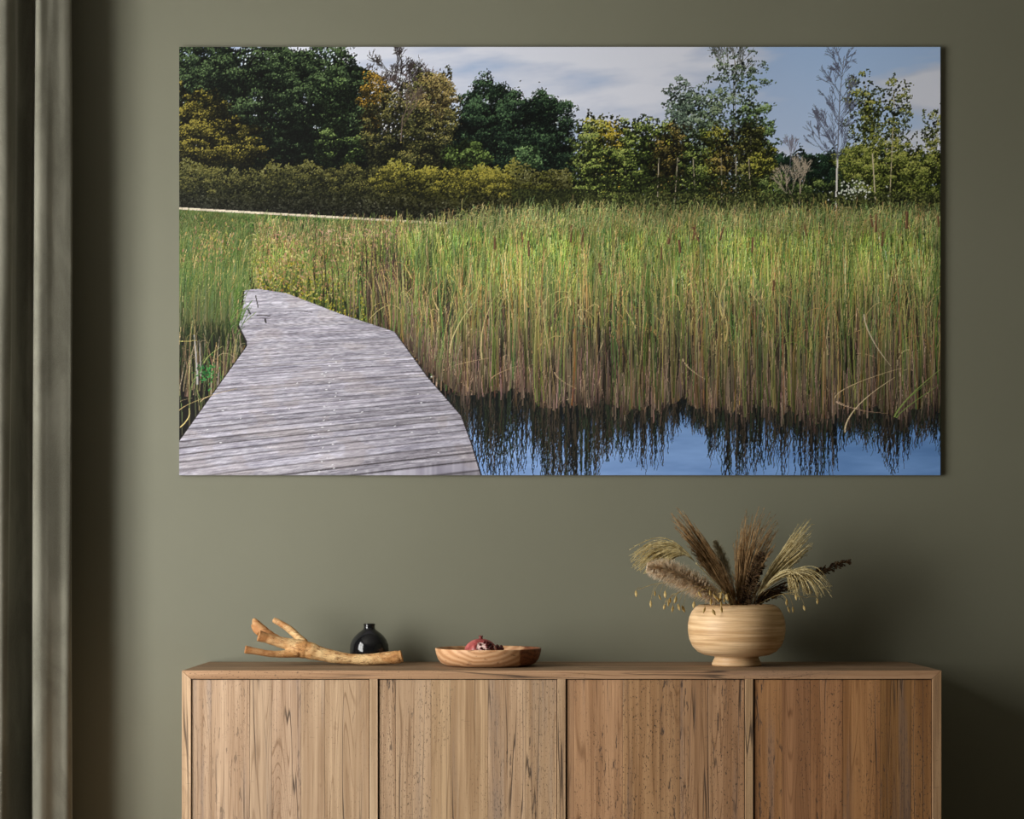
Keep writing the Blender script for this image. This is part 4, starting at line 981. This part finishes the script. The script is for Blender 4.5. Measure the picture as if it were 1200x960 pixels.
# ------------------------------------------------------------------ footed wooden vase
PY = -.215; kv = (PY - CAM_Y) / FPX; vcx = P(863.2, 0, PY).x
zz = lambda y: (P(0, y, PY).z - TOPZ)
prof_v = [(0, 782), (28.4, 782), (29.0, 780.5), (27.6, 776.5), (25.6, 772.6), (26.0, 771.2), (38, 769.2), (46.0, 765.4), (51.8, 759), (55.4, 750.5), (56.9, 741), (56.8, 733), (55.4, 725.5), (52.4, 718.6), (48.4, 713.6), (44.0, 710.8), (41.5, 710.4), (40.6, 711.6), (41.5, 714), (48, 720), (51.5, 730), (51.5, 742), (47, 755), (36, 763), (0, 766)]
z0 = zz(782)
vase = link('footed_vase', MB().lathe([(r * kv, zz(y) - z0 + .0003) for r, y in prof_v], 72).mesh('footed_vase', True), M['vase_wood'], loc=(vcx, PY, TOPZ))
tag(vase, 'round pale wooden vase on a small foot holding dried grasses', 'vase')

# ------------------------------------------------------------------ dried grasses, one thing per stem
rr = random.Random(21)
def G(x, y, dy=0.0): return P(720 + x / 4.138, 580 + y / 4.138, PY + dy)
SG = kv / 4.138
def grassmat(name, a, b, rough=.75):
    t = NT(name); n1 = t.noise(t.coord((1, 1, 1), False), 70, 3); n2 = t.noise(t.coord((1, 1, 1), False), 420, 2)
    col = t.mix(t.mapr(n1, .32, .68), a, b); col = t.mix(t.mapr(n2, .5, .7, 0, .4), col, tuple(c * .6 for c in a)); t.l(col, t.b.inputs['Base Color'])
    tl = t.n('ShaderNodeBsdfTranslucent'); t.l(col, tl.inputs[0]); mx = t.n('ShaderNodeMixShader'); mx.inputs[0].default_value = .5
    t.l(t.b.outputs[0], mx.inputs[1]); t.l(tl.outputs[0], mx.inputs[2]); t.l(mx.outputs[0], t.t.nodes['Material Output'].inputs['Surface'])
    return t.set(rough, .2)
M['gold'] = grassmat('golden_dry_grass', lin(206, 186, 128), lin(248, 236, 190))
M['brown'] = grassmat('brown_dry_grass', lin(140, 108, 70), lin(210, 174, 124))
M['cream'] = grassmat('cream_dry_grass', (.86, .70, .50), (.97, .88, .72))
M['darkseed'] = grassmat('dark_seed_heads', lin(54, 38, 26), lin(110, 84, 56))
M['olive'] = grassmat('dull_dry_grass', (.62, .55, .38), (.85, .78, .60))
M['oat'] = grassmat('golden_oat', lin(176, 148, 84), lin(232, 210, 150))
def poly(pts, s):
    f = s * (len(pts) - 1); i = min(int(f), len(pts) - 2); return pts[i].lerp(pts[i + 1], f - i)
BOT = lambda: Vector((vcx + rr.uniform(-.03, .03), PY + rr.uniform(-.03, .03), TOPZ + .058))
def stem_of(root, pts, mat, r=.0012, org=None):
    pp = catmull([BOT()] + pts, 6); link('stem', MB().tube(pp, [r] * len(pp), 5).mesh('stem', True, org), mat, root)
def strand(mb, a, c, b, n=9, r=.00105, hair=0, hl=.006, wob=.0012):
    pts = []; ph = rr.random() * 6
    for i in range(n):
        s = i / (n - 1); q = a * ((1 - s) ** 2) + c * (2 * s * (1 - s)) + b * (s * s)
        q = q + Vector((math.sin(s * 9 + ph), math.cos(s * 8 + ph), math.sin(s * 11 + ph))) * wob * s; pts.append(q)
    rad = [r * (.55 + .75 * math.sin(math.pi * (i / (n - 1)) ** .7)) * (1.18 if i % 2 else .82) for i in range(n)]
    mb.tube(pts, rad, 3)
    for _ in range(hair):
        s = rr.uniform(.22, 1); f = s * (n - 1); i = min(int(f), n - 2); q = pts[i].lerp(pts[i + 1], f - i); tg = (pts[i + 1] - pts[i]).normalized()
        d = (tg + Vector((rr.gauss(0, .55), rr.gauss(0, .55), rr.gauss(0, .55)))).normalized() * hl * rr.uniform(.5, 1.2)
        mb.tube([q, q + d * .6, q + d], [r * .55, r * .5, r * .12], 3, False)
def fan(name, label, base, ctrl, end, n, mat, depth=0.0, spread=.02, hair=10, hl=.006, stem=None, r=.00105, part='plume'):
    b3 = [G(*p, depth) for p in base]; c3 = [G(*p, depth) for p in ctrl]; e3 = [G(*p, depth) for p in end]
    org = b3[0]
    root = empty(name, org, label, 'dried grass', 'dried grasses in the footed vase')
    mb = MB()
    for i in range(n):
        s = min(1, max(0, (i + rr.uniform(-.4, .4)) / (n - 1))); dy = rr.gauss(0, spread)
        a = poly(b3, s); k_ = rr.uniform(.62, 1.04)
        c = poly(c3, s) + Vector((rr.gauss(0, .004), dy * .5, rr.gauss(0, .004))); e = poly(e3, s) + Vector((rr.gauss(0, .004), dy, rr.gauss(0, .004)))
        c = a.lerp(c, .5 + .5 * k_); e = a.lerp(e, k_)
        strand(mb, a, c, e, 10, r * rr.uniform(.7, 1.25), hair, hl)
    link(part, mb.mesh(part, True, org), mat, root)
    stem_of(root, [G(*p, depth) for p in (stem or base[:1])], mat, .0013, org)
    return root
def spike(name, label, axis, width, n, mat, depth=0.0, hl=1.0, fwd=.8, r=.0008, seeds=False, part='plume', stem=None):
    ax = catmull([G(*p, depth + dd) for *p, dd in axis], 8); org = ax[0]
    root = empty(name, org, label, 'dried grass', 'dried grasses in the footed vase')
    mb = MB(); m = len(ax)
    mb.tube(ax, [.0011] * m, 4)
    for i in range(n):
        s = rr.random(); q = poly(ax, s); k0 = min(int(s * (m - 1)), m - 2); tg = (ax[k0 + 1] - ax[k0]).normalized()
        d = Vector((rr.gauss(0, 1), rr.gauss(0, 1), rr.gauss(0, 1))); d -= tg * d.dot(tg); d.normalize()
        wd_ = width * SG * (math.sin(math.pi * min(1, .12 + .86 * s)) ** .6) * rr.uniform(.55, 1.15)
        tip = q + d * wd_ * hl + tg * wd_ * fwd + Vector((0, 0, -.15 * wd_))
        if seeds:
            c_ = q.lerp(tip, .8); e_ = tip + (tip - q).normalized() * .0045
            mb.tube([q, c_, c_.lerp(e_, .5), e_], [.0004, .0013, .0021, .0005], 5)
        else:
            mid = q.lerp(tip, .55) + tg * wd_ * .12; mb.tube([q, mid, tip], [r, r * .8, r * .15], 3, False)
    link(part, mb.mesh(part, True, org), mat, root)
    stem_of(root, [G(*p, depth + dd) for *p, dd in (stem or axis[:1])], mat, .0013, org)
    return root
spike('plume_stem', 'short pale plume standing behind the tall brown grasses in vase', [(560, 500, .03), (552, 420, .05), (525, 320, .06), (488, 225, .06)], 38, 1300, M['olive'], .0, 1.0, 1.1)
fan('feather_reed', 'tall brown feathery grass stem leaning towards the fruit bowl side', [(575, 525), (540, 470), (500, 430)], [(545, 330), (480, 300), (430, 280), (420, 330)], [(440, 270), (400, 165), (345, 95), (305, 75), (275, 90), (292, 130), (310, 190), (380, 300), (450, 330)], 120, M['brown'], .015, .014, 14, .008, [(580, 540)])
fan('feather_reed', 'tallest brown feathery grass fan rising at the centre of vase', [(600, 532), (625, 520), (650, 505)], [(592, 330), (620, 270), (660, 250), (720, 300), (720, 350)], [(588, 200), (612, 170), (640, 85), (685, 55), (735, 80), (790, 105), (786, 175), (780, 245), (740, 300), (700, 330)], 150, M['brown'], .0, .022, 14, .008, [(610, 545)])
fan('silver_plume', 'golden grass plume arching over above the fluffy cream plume', [(390, 325), (372, 308), (350, 290)], [(240, 130), (240, 180), (255, 215), (280, 250), (300, 285)], [(78, 272), (82, 320), (100, 352), (135, 378), (180, 372), (225, 335)], 130, M['gold'], -.035, .016, 24, .0075, [(560, 530), (490, 430), (395, 330)])
spike('pampas_plume', 'fluffy cream plume spreading low over the vase rim above hanging oats', [(520, 520, -.05), (450, 462, -.07), (350, 405, -.085), (250, 362, -.095), (165, 350, -.10)], 66, 3800, M['cream'], 0, 1.0, .7, .0009)
fan('silver_plume', 'upright pale gold plume between central brown fan and drooping gold plume', [(690, 492), (705, 470), (730, 440)], [(770, 300), (790, 320), (820, 330), (830, 350)], [(870, 180), (925, 118), (962, 150), (950, 215), (955, 262), (905, 300)], 110, M['gold'], -.02, .014, 24, .0075, [(660, 540)])
fan('silver_plume', 'golden grass plume drooping like a fountain over the dark seed spike', [(695, 488), (730, 440), (790, 385)], [(960, 250), (930, 270), (900, 285), (870, 300), (850, 330)], [(1062, 400), (1064, 445), (1040, 490), (995, 490), (945, 485), (905, 470), (880, 500), (872, 450)], 90, M['gold'], -.05, .016, 24, .0075, [(670, 540)])
spike('seed_spike', 'upright dark brown budded seed spike in front of the brown fan', [(625, 535, -.03), (650, 460, -.05), (680, 380, -.055), (714, 280, -.055)], 34, 260, M['darkseed'], 0, 1.0, .5, seeds=True, part='seed_head')
spike('seed_spike', 'long dark brown seed spike sticking out sideways past the drooping plume', [(690, 525, .0), (800, 462, .01), (950, 392, .02), (1050, 350, .02), (1142, 322, .02)], 26, 300, M['darkseed'], 0, .8, .9, seeds=True, part='seed_head')
fan('feather_reed', 'short dark bristly grass stem low under the drooping gold plume', [(680, 525), (700, 510)], [(760, 430), (780, 450), (780, 480)], [(850, 400), (872, 425), (868, 460), (830, 480), (800, 500)], 44, M['darkseed'], -.01, .014, 10, .006, [(665, 545)])
fan('feather_reed', 'short brown grass tuft filling the mouth of the wooden vase', [(560, 535), (600, 535), (650, 535), (700, 530)], [(540, 470), (590, 450), (650, 450), (720, 470)], [(470, 400), (520, 370), (570, 380), (610, 350), (680, 390), (740, 410), (770, 440)], 90, M['brown'], -.005, .03, 10, .006, [(620, 548)])
# quaking oats: thin drooping stalks with flat spikelets
bmx = bmesh.new(); bmesh.ops.create_uvsphere(bmx, u_segments=10, v_segments=8, radius=1.0)
for q in bmx.verts:
    f = 1 - abs(q.co.z) ** 1.6 * .55; q.co.x *= f * .0042; q.co.y *= f * .0022; q.co.z *= .0098
om = bpy.data.meshes.new('spikelet'); bmx.to_mesh(om); bmx.free(); om.materials.append(M['oat']); om.polygons.foreach_set('use_smooth', [True] * len(om.polygons))
def oat(label, axis, tips, depth):
    ax = catmull([G(*p, depth * (.42, .8, 1, 1, 1)[i]) for i, p in enumerate(axis)], 8); org = ax[0]
    root = empty('quaking_oat', org, label, 'dried grass', 'dried grasses in the footed vase')
    mb = MB().tube(ax, [.0006] * len(ax), 4)
    for (x, y) in tips:
        e = G(x, y - 18, depth + rr.gauss(0, .012)); s = min(ax, key=lambda q: abs(q.x - e.x - (.014 if e.x < vcx else -.014)) + .4 * abs(q.z - e.z - .012))
        c = s.lerp(e, .6) + Vector((0, 0, .010)); pts = [s * (1 - u_) ** 2 + c * 2 * u_ * (1 - u_) + e * u_ * u_ for u_ in (0, .25, .5, .75, 1)]
        mb.tube(pts, [.00045] * 5, 3)
        o = link('spikelet', om, None, root, e - Vector((0, 0, .0085)) - org); o.rotation_euler = (rr.gauss(0, .25), rr.gauss(0, .3), rr.uniform(-1, 1)); o.scale = [rr.uniform(.85, 1.12)] * 3
    link('stalk', mb.mesh('stalk', True, org), M['oat'], root)
    stem_of(root, [], M['oat'], .0008, org) if False else None
    pp = catmull([BOT(), ax[0]], 4); link('stem', MB().tube(pp, [.0008] * len(pp), 4).mesh('stem', True, org), M['oat'], root)
oat('thin oat stalk with spikelets dangling below the cream plume tip', [(540, 525), (420, 440), (300, 425), (200, 432), (115, 460)], [(105, 482), (176, 532), (196, 482), (220, 500), (246, 486)], -.105)
oat('oat stalk with a dense row of golden spikelets drooping beside vase', [(545, 528), (460, 450), (380, 450), (300, 480), (250, 520)], [(242, 546), (262, 530), (282, 556), (312, 548), (334, 556), (296, 512), (270, 515)], -.12)
oat('oat stalk with golden spikelets hanging over front rim of vase', [(560, 532), (520, 470), (470, 450), (420, 465), (390, 500)], [(385, 536), (415, 486), (436, 562), (464, 480), (468, 522), (488, 496), (482, 572), (518, 532)], -.125)
oat('short oat stalk with spikelets clustered at middle of the vase rim', [(580, 535), (560, 490), (530, 475), (500, 480)], [(514, 496), (545, 500), (520, 560), (500, 508), (533, 510)], -.13)
oat('oat stalk with hanging spikelets under the drooping gold plume', [(700, 530), (780, 490), (850, 480), (930, 500)], [(835, 524), (866, 560), (920, 552), (880, 500), (985, 520), (845, 560)], -.05)
